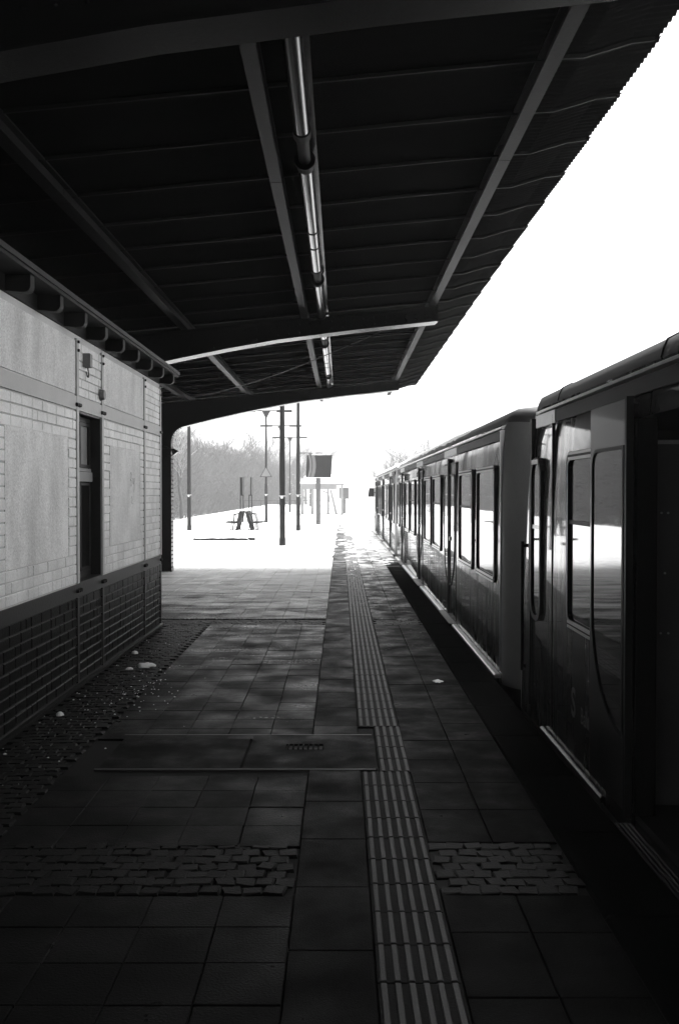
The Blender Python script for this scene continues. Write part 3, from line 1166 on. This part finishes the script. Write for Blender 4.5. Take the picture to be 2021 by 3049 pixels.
def add_window(car, y0, y1, z0, z1, r=0.09, split=None, x=WX, trim=True):
    m = MB()
    m.ring(rrect(y0, y1, z0, z1, r), rrect(y0 + .055, y1 - .055, z0 + .055, z1 - .055, r * 0.65), x - 0.022, x + 0.02)
    w = m.build('window', 'rubber', car)
    m = MB()
    m.prism(rrect(y0 + .05, y1 - .05, z0 + .05, z1 - .05, r * 0.65), x - 0.006, x + 0.02, 'x')
    m.build('pane', 'car_glass', w)
    if trim:
        m = MB()
        for z in (z1 - 0.012, z1 - 0.045, z0 + 0.012, z0 + 0.042):
            m.box(x - 0.028, x - 0.0225, y0 + r * .8, y1 - r * .8, z - 0.008, z + 0.008)
        ri = rrect(y0 + .045, y1 - .045, z0 + .045, z1 - .045, r * 0.65)
        m.ring(ri, scale_poly(ri, 0.012), x - 0.026, x - 0.0215)
        m.build('trim', 'alu', w)
    if split:
        m = MB()
        m.box(x - 0.014, x - 0.0065, y0 + 0.056, y1 - 0.056, split - 0.014, split + 0.014)
        m.build('sash_bar', 'rubber', w)
    return w


def leaf_outline(y0, y1, z0, z1, rt, rb, side):
    """window of a door leaf: big sweep on the lower corner away from the middle of the door. side=+1: outer edge at y1"""
    pts = []
    n = 8
    o, i = (y1, y0) if side > 0 else (y0, y1)
    s = 1 if side > 0 else -1
    # top inner, top outer, sweep, bottom inner
    pts.append((i, z1))
    for k in range(n + 1):
        a = R(90 - 90 * k / n)
        pts.append((o - s * rt + s * rt * math.cos(a), z1 - rt + rt * math.sin(a)))
    w_ = abs(y1 - y0)
    for k in range(n + 1):
        a = R(90 * k / n)
        pts.append((i + s * w_ * math.cos(a), z0 + rb - rb * math.sin(a)))
    return pts


def scale_poly(p, d):
    cy = sum(a for a, _ in p) / len(p)
    cz = sum(b_ for _, b_ in p) / len(p)
    hy = max(abs(a - cy) for a, _ in p)
    hz = max(abs(b_ - cz) for _, b_ in p)
    return [(cy + (a - cy) * (1 - d / hy), cz + (b_ - cz) * (1 - d / hz)) for a, b_ in p]


def add_leaf(door, y0, y1, side, x, mat='car_paint', ztop=2.12):
    m = MB()
    m.prism([(y0, 0.03), (y1, 0.03), (y1, ztop), (y0, ztop)], x - 0.004, x + 0.02, 'x')
    lf = m.build('door_leaf', mat, door)
    a, b_ = (y0 + 0.05, y1 - 0.07) if side > 0 else (y0 + 0.07, y1 - 0.05)
    out = leaf_outline(a, b_, 0.42, 1.98, 0.10, 0.62, side)
    m = MB()
    m.ring(out, scale_poly(out, 0.028), x - 0.016, x + 0.02)
    m.build('gasket', 'rubber', door if False else lf)
    m = MB()
    m.prism(scale_poly(out, 0.026), x - 0.008, x + 0.02, 'x')
    m.build('pane', 'car_glass', lf)
    return lf


def add_door(car, yc, hw=0.70):
    m = MB()
    # frame: dark seams on both sides and above
    for y in (yc - hw - 0.05, yc + hw + 0.02):
        m.box(WX - 0.006, WX + 0.02, y, y + 0.03, 0.0, 2.14)
    m.box(WX - 0.006, WX + 0.02, yc - hw - 0.02, yc + hw + 0.02, 2.121, 2.14)
    d = m.build('door', 'rubber', car)
    add_leaf(d, yc - hw - 0.018, yc - 0.042, -1, WX - 0.004)
    add_leaf(d, yc + 0.042, yc + hw + 0.018, 1, WX - 0.004)
    m = MB()
    m.prism([(WX + 0.02, yc - 0.041), (WX - 0.03, yc - 0.03), (WX - 0.038, yc), (WX - 0.03, yc + 0.03), (WX + 0.02, yc + 0.041)], 0.02, 2.2, 'z')
    m.build('door_seal', 'rubber', d)
    m = MB()
    m.tube((WX - 0.005, yc - 0.16, 1.08), (WX - 0.03, yc - 0.16, 1.08), 0.03, 0.03, 12)
    m.build('door_button', 'alu', d)
    return d


def sill_and_gutter(car, y0, y1, doors, hw=0.78):
    cuts = [y0]
    for d in doors:
        cuts += [d - hw, d + hw]
    cuts.append(y1)
    for k in range(len(cuts) - 1):
        a, b_ = cuts[k] + 0.01, cuts[k + 1] - 0.01
        if b_ - a < 0.1:
            continue
        at_door = k % 2 == 1
        m = MB()
        if not at_door:
            m.slab(1.488, 1.558, a, b_, -0.075, -0.035, 0.012)
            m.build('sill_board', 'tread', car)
            m = MB()
            m.box(1.548, 1.566, a, b_, 2.24, 2.325)
            m.build('gutter_slot', 'rubber', car)
        else:
            for i in range(4):
                m.slab(1.462 + i * 0.024, 1.480 + i * 0.024, a, b_, -0.075, -0.032, 0.004)
            m.build('door_tread', 'steel_dark', car)
            m = MB()
            m.box(1.546, 1.57, a, b_, 2.235, 2.33)
            m.build('door_header', 'alu', car)
    m = MB()
    m.prism([(1.575, 2.335), (1.545, 2.345), (1.545, 2.362), (1.60, 2.385)], y0, y1)
    m.build('gutter', 'alu', car)
    m = MB()
    m.box(1.58, 1.7, y0, y1, -0.12, -0.076)
    m.build('underframe', 'car_dark', car)


def cap(mb, ring, m):
    mb.add(ring, [tuple(range(len(ring)))], m)


def body_full(car, y0, y1, r0, r1, s0=0.0, s1=0.0):
    rings = list(reversed(end_rings(y0, -1, r0, s0))) 
    flags = [True] * (len(rings) - 1)
    n0 = len(rings)
    far = end_rings(y1, 1, r1, s1)
    rings += far
    flags += [False] + [True] * (len(far) - 1)
    mb = loft(rings, endflags=flags)
    cap(mb, rings[0], 3)
    cap(mb, rings[-1], 3)
    return weld(mb).build('body', CARM, car)


def roof_snow(car, y0, y1):  # snow layer whose white also stands in for sky glare on the roof
    ys_ = np.arange(y0, y1, 0.25)
    prof_ = [(x, z) for x, z in SEC if z > 2.42]
    full_ = prof_ + [(2 * CXT - x, z) for x, z in reversed(prof_[:-1])]
    nx_ = len(full_)
    vs = []
    for y in ys_:
        edge = min(1, (y - y0) / 1.6)
        for i, (x, z) in enumerate(full_):
            e = min(i, nx_ - 1 - i) / 3.0
            h = (0.055 * min(1, e) + 0.02 * (random.random() - .5)) * edge - 0.012 * (1 - min(1, e)) - 0.02 * (1 - edge)
            vs.append((x, y, z + h))
    fs = [(j * nx_ + i, j * nx_ + i + 1, (j + 1) * nx_ + i + 1, (j + 1) * nx_ + i) for j in range(len(ys_) - 1) for i in range(nx_ - 1)]
    m = MB()
    m.add(vs, fs, 0, True)
    m.build('roof_snow', 'snow', car)


# carriage beyond the gap
def middle_car(y0, y1, doors, label, win0=True, flip=False):
    car = root('train_carriage', (CXT, (y0 + y1) / 2, GZ + 0.17), label, 'train carriage', 'carriages of the standing train')
    body_full(car, y0, y1, 0.42, 0.42)
    sill_and_gutter(car, y0 + 0.44, y1 - 0.44, doors)
    for d in doors:
        add_door(car, d)
    return car


B0, B1 = 9.12, 27.55
carB = middle_car(B0, B1, (14.02, 19.42, 24.82), 'middle carriage with two tall windows beside its rounded grey end')
for a, b_, sp in ((9.84, 11.19, None), (11.52, 12.86, 1.55), (15.16, 16.55, 1.55), (16.85, 18.24, None), (20.56, 21.95, 1.55), (22.25, 23.64, None), (25.9, 26.9, None)):
    add_window(carB, a, b_, 0.82, 2.0, split=sp)
roof_snow(carB, 11.3, B1 - 0.3)
m = MB()
m.box(CXT - 1.20, CXT + 1.20, B0 - 0.10, B0 + 0.4, -0.9, 0.66)
m.build('end_bumper', 'rubber', carB)
m = MB()
m.prism([(WX - 0.012, B0 + 0.43), (WX + .03, B0 + 0.43), (WX + 0.03, B0 + 0.455), (WX - 0.012, B0 + 0.455)], 0.0, 2.33, 'z')
m.build('corner_trim', 'alu', carB)

C0, C1 = 27.95, 45.2
carC = middle_car(C0, C1, (30.7, 36.1, 41.5), 'farthest carriage, fading into the mist, with a dark box at its cab')
for a, b_ in ((28.6, 29.7), (31.85, 33.2), (33.5, 34.9), (37.25, 38.6), (38.9, 40.3), (42.6, 43.4)):
    add_window(carC, a, b_, 0.82, 2.0)
roof_snow(carC, C0 - .8, C1 - 0.3)
m = MB()
m.box(WX - 0.012, WX + 0.02, 44.1, 44.75, 0.0, 2.2)
m.build('cab_side', 'rubber', carC)
m = MB()
m.prism([(1.22, 1.52), (1.52, 1.52), (1.52, 1.92), (1.28, 1.92)], 44.5, 44.6)
m.box(1.5, 1.56, 44.52, 44.58, 1.68, 1.74)
m.build('cab_mirror', 'rubber', carC)

# nearest carriage with its open door
carA = root('train_carriage', (CXT, -0.5, GZ + 0.17), 'nearest carriage with slanted cab end and open sliding door', 'train carriage', 'carriages of the standing train')
A1 = 8.42
DY0, DY1 = 3.72, 5.19          # open doorway
SL = 0.17
far = end_rings(8.62, 1, 0.30, SL)
# main shell ahead of the doorway
rings = [ring_at(1.0, lambda z: DY1)] + far
mb = loft(rings, endflags=[False] + [True] * (len(far) - 1))
cap(mb, rings[-1], 3)
r2 = [ring_at(1.0, lambda z: -34.0), ring_at(1.0, lambda z: DY0)]
m2 = loft(r2)
mb.add(m2.v, m2.f, 0)
mb.m[-len(m2.f):] = m2.m
# above and opposite the doorway
r3 = [ring_at(1.0, lambda z: DY0), ring_at(1.0, lambda z: DY1)]
n3 = len(r3[0])
for i in range(n3 - 1):
    if 2 <= i < 6:
        continue
    mb.add([r3[0][i], r3[0][i + 1], r3[1][i + 1], r3[1][i]], [(0, 1, 2, 3)], mat_of(i, n3), True)
weld(mb).build('body', CARM, carA)
# vestibule
m = MB()
m.box(1.57, 4.5, DY0 - 1.5, 7.2, -0.02, 0.02)
m.build('vestibule_floor', 'car_dark', carA)
m = MB()
m.box(1.552, 1.66, DY1 + 0.002, DY1 + 0.05, 0.02, 2.12)
m.build('door_jamb', 'rubber', carA)
m = MB()
m.prism(rrect(1.64, 2.35, 0.06, 2.0, 0.04), DY1 + 0.06, DY1 + 0.09, 'y')
m.box(1.64, 2.35, DY1 + 0.052, DY1 + 0.059, 1.985, 2.005, 1)
for z, x in ((1.62, 1.70), (1.62, 1.735), (0.98, 1.70), (0.98, 1.74), (1.30, 1.72)):
    m.tube((x, DY1 + 0.06, z), (x, DY1 + 0.054, z), 0.006, 0.006, 8, 1)
m.build('draught_screen', ['vest', 'alu'], carA)
m = MB()
m.box(1.6, 4.5, DY0 - 1.0, 7.2, 2.18, 2.22)
m.build('vestibule_ceiling', 'car_dark', carA)
# slid open leaf, standing proud of the side
door = MB()
door.box(WX - 0.03, WX + 0.01, DY1 + 0.79, DY1 + 0.80, 0.03, 2.22)
dd = door.build('door', 'rubber', carA)
lf = add_leaf(dd, DY1 + 0.0, DY1 + 0.785, 1, WX - 0.040, 'door_dark_reflection', 2.225)
m = MB()
m.prism([(WX - 0.065, DY1 - 0.035), (WX - 0.03, DY1 - 0.045), (WX - 0.02, DY1 - 0.002), (WX - 0.065, DY1 - 0.002)], 0.02, 2.23, 'z')
m.build('door_seal', 'rubber', dd)
m = MB()
m.box(WX - 0.0465, WX - 0.045, DY1 + 0.002, DY1 + 0.012, 0.03, 2.22)
m.build('edge_trim', 'alu', dd)
m = MB()
for i in range(4):
    m.slab(1.462 + i * 0.024, 1.480 + i * 0.024, DY0 - .1, DY1 + 0.05, -0.075, -0.032, 0.004)
m.build('door_tread', 'rubber', carA)
m = MB()
m.slab(1.525, 1.556, DY1 + 0.6, 7.55, -0.10, -0.06, 0.01)
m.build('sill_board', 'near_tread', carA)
add_window(carA, 5.32, 6.72, 0.82, 2.0, split=1.53)
# cab door
m = MB()
for y in (7.245, 8.015):
    m.box(WX - 0.004, WX + 0.02, y, y + 0.014, 0.0, 2.3)
cd = m.build('cab_door', 'rubber', carA)
m = MB()
o_ = rrect(7.60, 8.0, 0.72, 2.0, 0.15)
m.ring(o_, scale_poly(o_, 0.04), WX - 0.02, WX + 0.02)
m.build('gasket', 'rubber', cd)
m = MB()
m.prism(scale_poly(o_, 0.036), WX - 0.006, WX + 0.02, 'x')
m.build('pane', 'car_glass', cd)
m = MB()
m.box(WX - 0.012, WX - 0.007, 7.63, 7.97, 1.44, 1.47)
m.box(WX - 0.026, WX - 0.0205, 7.68, 7.92, 1.95, 1.985)
m.build('trim', 'alu', cd)
m = MB()
m.path([(WX - 0.03, 8.27, 0.24), (WX - 0.03, 8.27, 1.32)], 0.014, 8)
m.box(WX - 0.03, WX + 0.02, 8.26, 8.28, 0.26, 0.29)
m.box(WX - 0.03, WX + 0.02, 8.26, 8.28, 1.27, 1.30)
m.build('grab_rail', 'rubber', carA)
m = MB()
m.prism([(8.05, 0.0), (8.14, 0.0), (8.04, 2.32), (7.97, 2.32)], WX - 0.014, WX + 0.03, 'x')
m.build('corner_seal', 'rubber', carA)
m = MB()
m.box(1.548, 1.566, -8.9, 7.15, 2.24, 2.325)
m.build('gutter_slot', 'rubber', carA)
m = MB()
m.box(1.546, 1.57, 7.17, 7.85, 2.235, 2.33)
m.build('door_header', 'alu', carA)
m = MB()
m.prism([(1.575, 2.335), (1.545, 2.345), (1.545, 2.362), (1.60, 2.385)], -8.9, 7.85)
m.build('gutter', 'alu', carA)
# seams across the roof
for ys_ in (4.95, 7.3):
    m = MB()
    for (x0, z0), (x1, z1) in zip(SEC[8:-1], SEC[9:]):
        m.tube((x0 - 0.002, ys_, z0 + 0.001), (x1 - 0.002, ys_, z1 + 0.001), 0.006, 0.006, 5)
    m.build('roof_seam', 'rubber', carA)
# lettering
def text(body, size, y, z, parent, x, mat='logo', bold=0.0):
    cu = bpy.data.curves.new('t', 'FONT')
    cu.body = body
    cu.size = size
    cu.offset = bold
    cu.extrude = 0.0006
    ob = bpy.data.objects.new('t', cu)
    COL.objects.link(ob)
    bpy.context.view_layer.update()
    me = bpy.data.meshes.new_from_object(ob)
    bpy.data.objects.remove(ob)
    me.materials.clear()
    me.materials.append(M[mat])
    me.transform(Matrix(((0, 0, -1, 0), (-1, 0, 0, 0), (0, 1, 0, 0), (0, 0, 0, 1))))
    o = piece('lettering', me, parent, (x, y, z))
    return o
text('S', 0.27, 6.62, 0.24, carA, WX - 0.003, bold=0.006)
text('Bahn', 0.15, 6.36, 0.24, carA, WX - 0.003).scale = (1, 0.85, 1)

# ================================================================== FAR PLATFORM FURNITURE
def mast(x, y, h, r0, r1, label, arms=None, sign=False, group='lamp masts on the snowy platform'):
    t = root('lamp_mast', (x, y, 0), label, 'lamp post', group)
    m = MB()
    m.tube((x, y, -0.02), (x, y, 2.2), r0, r0 * 0.97, 14)
    m.tube((x, y, 2.2), (x, y, h), r0 * 0.97 if not arms else r0 * 0.75, r1, 14)
    m.build('pole', 'mast', t)
    m = MB()
    m.tube((x, y, -0.02), (x, y, 0.30), r0 * 1.12, r0 * 1.10, 14)
    m.build('foot', 'mast', t)
    m = MB()
    m.tube((x, y, 1.60), (x, y, 1.625), r0 * 1.12, r0 * 1.12, 14)
    m.build('band', 'mast_band', t)
    m = MB()
    m.tube((x - 0.01, y - r0 * 1.05, 1.57), (x - 0.01, y - r0 * 1.02 - 0.03, 1.57), 0.045, 0.04, 10)
    m.build('number_disc', 'mast_band', t)
    if arms:
        m = MB()
        m.prism([(x - 0.22, h - 0.02), (x + 0.22, h - 0.02), (x + 0.05, h - 0.34), (x - 0.05, h - 0.34)], y - 0.03, y + 0.03)
        m.build('gusset', 'mast', t)
        m = MB()
        m.box(x - arms, x + arms, y - 0.03, y + 0.03, h - 0.015, h + 0.045)
        m.build('cross_arm', 'mast', t)
        for s in (-1, 1):
            m = MB()
            xc = x + s * (arms - 0.42)
            m.slab(xc - 0.42, xc + 0.42, y - 0.07, y + 0.07, h - 0.06, h + 0.075, 0.03)
            m.build('luminaire', 'mast', t)
    return t


mast(-1.82, 30.9, 7.0, 0.092, 0.065, 'thickest and nearest grey mast on the snow')
mast(-1.82, 42.5, 7.2, 0.088, 0.062, 'tall grey mast just right of the nearest mast')
mast(-6.5, 42.5, 7.0, 0.088, 0.06, 'lone grey mast at the left by the curved canopy knee')
mast(-4.06, 54, 6.15, 0.085, 0.05, 'twin-armed lamp mast carrying the triangular sign', 1.42)
mast(-4.10, 68, 6.28, 0.085, 0.05, 'twin-armed lamp mast half hidden behind the nearest mast', 1.42)
mast(-4.15, 81, 6.2, 0.085, 0.05, 'thin twin-armed lamp mast between the two tall masts', 1.42)
mast(-3.45, 113, 6.2, 0.10, 0.05, 'faintest twin-armed lamp mast above the square board', 1.42)

sg = root('warning_sign', (-4.06, 53.85, 2.5), 'triangular warning sign with dark border on a lamp mast', 'sign')
def tri(s):
    return [(-4.06 - s, 2.56 + (0.33 - s) * 0.55), (-4.06 + s, 2.56 + (0.33 - s) * 0.55), (-4.06, 2.56 + (0.33 - s) * 0.55 + s * 1.75)]
m = MB()
m.ring(tri(0.33), tri(0.275), 53.86, 53.88, 'y')
m.build('border', 'mast', sg)
m = MB()
m.prism(tri(0.28), 53.865, 53.88)
m.build('sign_plate', 'sign_face', sg)

# square board on a pale post
bd = root('mirror_board', (-1.15, 50.7, 0), 'square dark mirror board with painted pale curved reflections on a thick grey post', 'board')
m = MB()
m.box(-1.27, -1.03, 50.6, 50.8, -0.02, 2.46)
m.build('post', 'post_pale', bd)
c0, c1, z0, z1 = -1.72, -0.45, 2.48, 3.62
m = MB()
m.prism([(c0 - .06, z0), (c1 - 0.05, z0), (c1 + 0.02, z1), (c0, z1)], 50.52, 50.58)
m.build('panel', 'board_dark', bd)
def arcband(xc, r0, r1, mt, yb):
    m = MB()
    zc = (z0 + z1) / 2 + 0.05
    lo, hi = [], []
    for k in range(13):
        z = z0 + 0.01 + (z1 - z0 - 0.02) * k / 12
        dx = -0.10 * ((z - zc) / 0.57) ** 2
        lo.append((xc + r0 + dx, z))
        hi.append((xc + r1 + dx, z))
    m.strip(lo, hi, yb, 50.5195)
    m.build('painted_reflection', mt, bd)  # curved track reflected in the mirror, painted as flat pale bands
arcband(-1.45, 0.02, 0.19, 'board_light', 50.515)
arcband(-1.45, -0.13, -0.02, 'board_light', 50.515)

# benches back to back
bn = root('platform_bench', (-4.2, 43.4, 0), 'dark back-to-back metal bench standing in the snow', 'bench')
for s in (-1, 1):
    for yb in (42.9, 43.7):
        m = MB()
        x0 = -4.2 + s * 0.20
        m.prism([(x0, 0.36), (x0 + s * 0.60, 0.40), (x0 + s * 0.60, 0.46), (x0, 0.43)], yb, yb + 0.55)
        m.build('seat', 'bench', bn)
        m = MB()
        m.prism([(x0 - s * 0.03, 0.40), (x0 + s * 0.13, 0.40), (x0 + s * 0.0, 0.90), (x0 - s * 0.15, 0.90)], yb, yb + 0.55)
        m.build('backrest', 'bench', bn)
        m = MB()
        for yy_ in (yb - 0.02, yb + 0.57):
            m.path([(x0 + s * 0.36, yy_, -0.02), (x0 + s * 0.28, yy_, 0.70), (x0 + s * 0.22, yy_, 0.78), (x0 + s * 0.0, yy_, 0.80)], 0.02)
        m.build('armrest', 'bench', bn)
        for yy_ in (yb + 0.05, yb + 0.5):
            m = MB()
            m.tube((x0 + s * 0.16, yy_, -0.02), (x0 + s * 0.04, yy_, 0.40), 0.04, 0.042, 8)
            m.build('leg', 'bench', bn)
for x, lab, th in ((-4.32, 'tall narrow notice stand seen edge-on, left of the two by the bench', 0.05), (-3.94, 'tall narrow notice stand seen edge-on, right of the two by the bench', 0.02)):
    st = root('notice_stand', (x, 43.4, 0), lab, 'notice board', 'notice stands by the bench')
    for dx in (-0.055, 0.055):
        m = MB()
        m.tube((x + dx, 43.3 + dx, -0.02), (x + dx, 43.3 + dx, 1.62), 0.02, 0.02, 8)
        m.build('post', 'bench', st)
    m = MB()
    m.box(x + (0 if th > .03 else 0.04) - th, x + (0 if th > .03 else 0.04) + th, 43.0, 43.9, 1.62, 2.38)
    m.build('panel', 'bench', st)
    m = MB()
    m.box(x - .075, x + .075, 43.28, 43.32, 1.58, 1.62)
    m.build('bracket', 'bench', st)
# low snowed-in kerb
m = MB()
kx = -5.05
while kx < -3.1:
    l = random.uniform(0.12, 0.34)
    if random.random() < 0.88:
        m.slab(kx, kx + l, 33.9 + random.uniform(-.02, .02), 34.25, -0.01, 0.165 + random.uniform(-.012, .012), 0.01)
    kx += l + 0.01
kb = root('shaft_kerb', (-4.1, 34, 0), 'low dark kerb edge showing through the snow in front of the bench', 'kerb')
m.build('kerb_edge', 'steel_dark', kb)
xs = np.linspace(-5.2, -3.0, 60)
ys = np.linspace(33.86, 35.6, 40)
X, Y = np.meshgrid(xs, ys)
H = 0.165 + 0.03 * fbm(X * 3, Y * 3) - 0.16 * sstep(34.9, 35.55, Y) - 0.16 * sstep(-4.95, -5.2, X) - 0.16 * sstep(-3.25, -3.0, X) - 0.05 * (1 - sstep(33.86, 33.95, Y)) * fbm(X * 5, Y)
o = grid_obj('snow_cap', xs, ys, H, 'snow')
o.parent = kb
o.location = -org(kb)

# end-of-platform railing
rl = root('platform_railing', (-4, 92, 0), 'thin metal railing across the misty platform end', 'railing')
for z in (0.45, 0.95):
    m = MB()
    m.tube((-9.0, 92, z), (0.6, 92, z), 0.022, 0.022, 6)
    m.build('rail', 'mast', rl)
for k in range(7):
    m = MB()
    x = -9.0 + 1.6 * k
    m.tube((x, 92, -0.02), (x, 92, 0.95), 0.025, 0.025, 6)
    m.build('post', 'mast', rl)

# shelter with sagging snowy roof
sh = root('platform_shelter', (-1.5, 76, 0), 'open timber shelter with snow-covered roof behind the square board', 'shelter')
m = MB()
m.prism([(-3.1, 2.25), (0.28, 2.25), (0.28, 2.38), (-3.1, 2.38)], 74.5, 78)
m.build('eave_beam', 'shelter', sh)
m = MB()
m.add([(-3.2, 74.3, 2.385), (0.4, 74.3, 2.385), (0.4, 78.2, 2.385), (-3.2, 78.2, 2.385), (-2.6, 76, 3.1), (-0.4, 76, 3.1)],
      [(0, 1, 5, 4), (1, 2, 5), (2, 3, 4, 5), (3, 0, 4), (0, 3, 2, 1)])
m.build('roof', 'snow', sh)
for k, z in enumerate((2.55, 2.75)):
    m = MB()
    yy_ = 74.3 + (z - 2.385) / 0.715 * 1.7
    f_ = (z - 2.385) / 0.715
    m.box(-3.2 + 0.6 * f_, 0.4 - 0.8 * f_, yy_ - 0.03, yy_ + 0.02, z - 0.01, z + 0.03)
    m.build('roof_batten', 'post_pale', sh)
m = MB()
m.box(-2.9, -0.3, 74.7, 74.8, 1.95, 2.249)
m.build('fascia_board', 'shelter', sh)
for (x0, x1, z1) in ((-2.15, -2.1, 1.95), (-0.95, -0.95, 1.95), (-0.3, -0.75, 1.9), (0.1, 0.1, 2.24), (-2.9, -2.9, 2.24)):
    m = MB()
    m.prism([(x0 - 0.1, -0.02), (x0 + 0.1, -0.02), (x1 + 0.08, z1), (x1 - 0.08, z1)], 74.65, 74.85)
    m.build('post', 'shelter', sh)
m = MB()
pts = [(-1.35 + 0.5 * math.sin(R(a)), 74.6, 1.25 + 0.55 * math.cos(R(a))) for a in range(0, 150, 15)]
m.path(pts, 0.06, 6)
m.build('curved_brace', 'shelter', sh)
m = MB()
m.box(-0.1, 0.65, 79, 80.5, 1.2, 2.1)
m.box(0.2, 0.4, 79.5, 79.7, -0.02, 1.2)
tag(m.build('signal_cabinet', 'post_pale', None, (0.3, 79.5, 0)), 'pale cabinet on a post, faint at the right of the shelter', 'cabinet')

# ================================================================== TREES
def grow(mb, p, d, l, r, depth, rr, up=0.12, spread=0.55, twigs=None):
    n = 3 if depth > 1 else 2
    q = p
    for k in range(n):
        d = (d + Vector((rr.gauss(0, .13), rr.gauss(0, .13), rr.gauss(0, .09) + up * 0.3))).normalized()
        e = q + d * (l / n)
        rad = max(r * (1 - 0.22 * k), 0.013)
        (mb if depth > 2 or twigs is None else twigs).tube(q, e, rad, rad * 0.8, 5 if depth > 2 else 3, 0, False, True)
        q = e
        if depth > 0:
            for _ in range(2 if depth < 4 else 1):
                a = rr.uniform(0, 2 * math.pi)
                side = Vector((math.cos(a), math.sin(a), rr.uniform(-0.1, 0.7)))
                dd = (d * (1 - spread * 0.55) + side * spread).normalized()
                grow(mb, q, dd, l * rr.uniform(0.55, 0.75), r * 0.52, depth - 1, rr, up, spread, twigs)


def tree_mesh(seed, h, depth=5, spread=0.5):
    rr = random.Random(seed)
    tr, tw = MB(), MB()
    r0 = h * 0.014
    hb = h * 0.22
    tr.tube((0, 0, -0.3), (0, 0, hb), r0 * 1.25, r0, 8, 0, False)
    grow(tr, Vector((0, 0, hb)), Vector((rr.gauss(0, .05), rr.gauss(0, .05), 1)).normalized(), h * 0.36, r0, depth, rr, 0.2, spread, tw)
    for mb_ in (tr, tw):
        zs = [v[2] for v in mb_.v]
    zm = max(v[2] for v in tw.v)
    k = h / zm
    for mb_ in (tr, tw):
        mb_.v = [(x * k * 0.95, y * k * 0.95, z * k) for x, y, z in mb_.v]
    # keep twigs visible at this size
    return tr, tw


TM = []
for sd_, h, sp in ((3, 10.4, 0.5), (11, 10.2, 0.6), (23, 9.6, 0.66)):
    tr, tw = tree_mesh(sd_, h, 4, sp)
    TM.append((tr.mesh('trunk', 'bark'), tw.mesh('crown', 'frost' if sd_ == 3 else 'bark')))


def tree(x, y, k, s, rz, label, group):
    zg = GZ + 2.2 * float(sstep(-13.5, -24, np.array(x))) if x < 0 else GZ
    t = root('bare_tree', (x, y, zg), label, 'tree', group)
    for nm, me in zip(('trunk', 'crown'), TM[k]):
        piece(nm, me, t, (x, y, zg), rz, (s, s, s))
    return t


tree(-11.9, 74, 0, 0.98, 0.4, 'tallest frosted bare tree rising above the misty thicket', 'bare trees left of the platform')
lab = 'frosted bare tree standing in the misty thicket left of the platform'
rr = random.Random(5)
for i in range(40):
    yt = 26 + i * 3.3 + rr.uniform(-1.2, 1.2)
    xt = -15.0 - rr.uniform(0, 2.5) - (3 if i % 2 else 0)
    if i > 26:
        yt, xt = 118 + (i - 27) * 3.0, -15.5 + (i - 27) * 0.9 + rr.uniform(-.5, .5)
    tree(xt, yt, 1 + i % 2, rr.uniform(0.85, 1.1), rr.uniform(0, 6), lab, 'bare trees left of the platform')
for k, (x, y, q, l) in enumerate(((4.6, 104, 0.70, 'faint low tree above the carriage roof, leftmost of the far clump'), (6.3, 100, 0.84, 'faint rounded tree in the middle of the clump above the carriage roof'),
                     (7.9, 103, 0.88, 'faint broad tree above the carriage roof, tallest of the far clump'), (9.6, 100, 0.82, 'faint tree above the carriage roof, rightmost of the far clump'))):
    tree(x, y, 1 + k % 2, q, x * 2, l, 'bare trees behind the train')

# thicket: an uncountable tangle of twigs
th = MB()
rr = random.Random(9)
for k in range(110000):
    y = rr.uniform(22, 150)
    depth_ = rr.random()
    x = -14.6 - 8 * depth_ + max(0.0, (y - 112)) * 0.27
    zg = GZ + 2.2 * float(np.clip((-13.5 - x) / 10.5, 0, 1))
    hmax = 6.6 + 0.8 * math.sin(y * 0.21) + 0.6 * math.sin(y * 0.53 + 1) + 1.2 * depth_
    z = zg + hmax * rr.random() ** 1.35
    l = rr.uniform(0.5, 1.3)
    d = Vector((rr.gauss(0, .5), rr.gauss(0, .5), rr.uniform(0.2, 1.2))).normalized() * l
    p = Vector((x, y, z))
    r = rr.uniform(0.014, 0.034)
    th.tube(p, p + d, r, r * 0.4, 3, 0, False, False)
tag(th.build('thicket', 'bark'), 'misty thicket of bare bushes along the left of the line', 'bushes', kind='stuff')

# ================================================================== HAZE
hz = MB()
hz.box(-262, 262, -92, 422, GZ - 1.5, 14.0)
h = bpy.data.materials.new('mist')
h.use_nodes = True
n = h.node_tree
n.nodes.remove(n.nodes["Principled BSDF"])
pv = n.nodes.new("ShaderNodeVolumePrincipled")
pv.inputs["Color"].default_value = (0.95, 0.95, 0.95, 1)
pv.inputs["Density"].default_value = 0.0020
pv.inputs["Anisotropy"].default_value = 0.2
n.links.new(pv.outputs[0], n.nodes["Material Output"].inputs["Volume"])
M['mist'] = h
tag(hz.build('haze', 'mist'), 'pale winter mist over the platform and tracks', 'mist', kind='stuff')
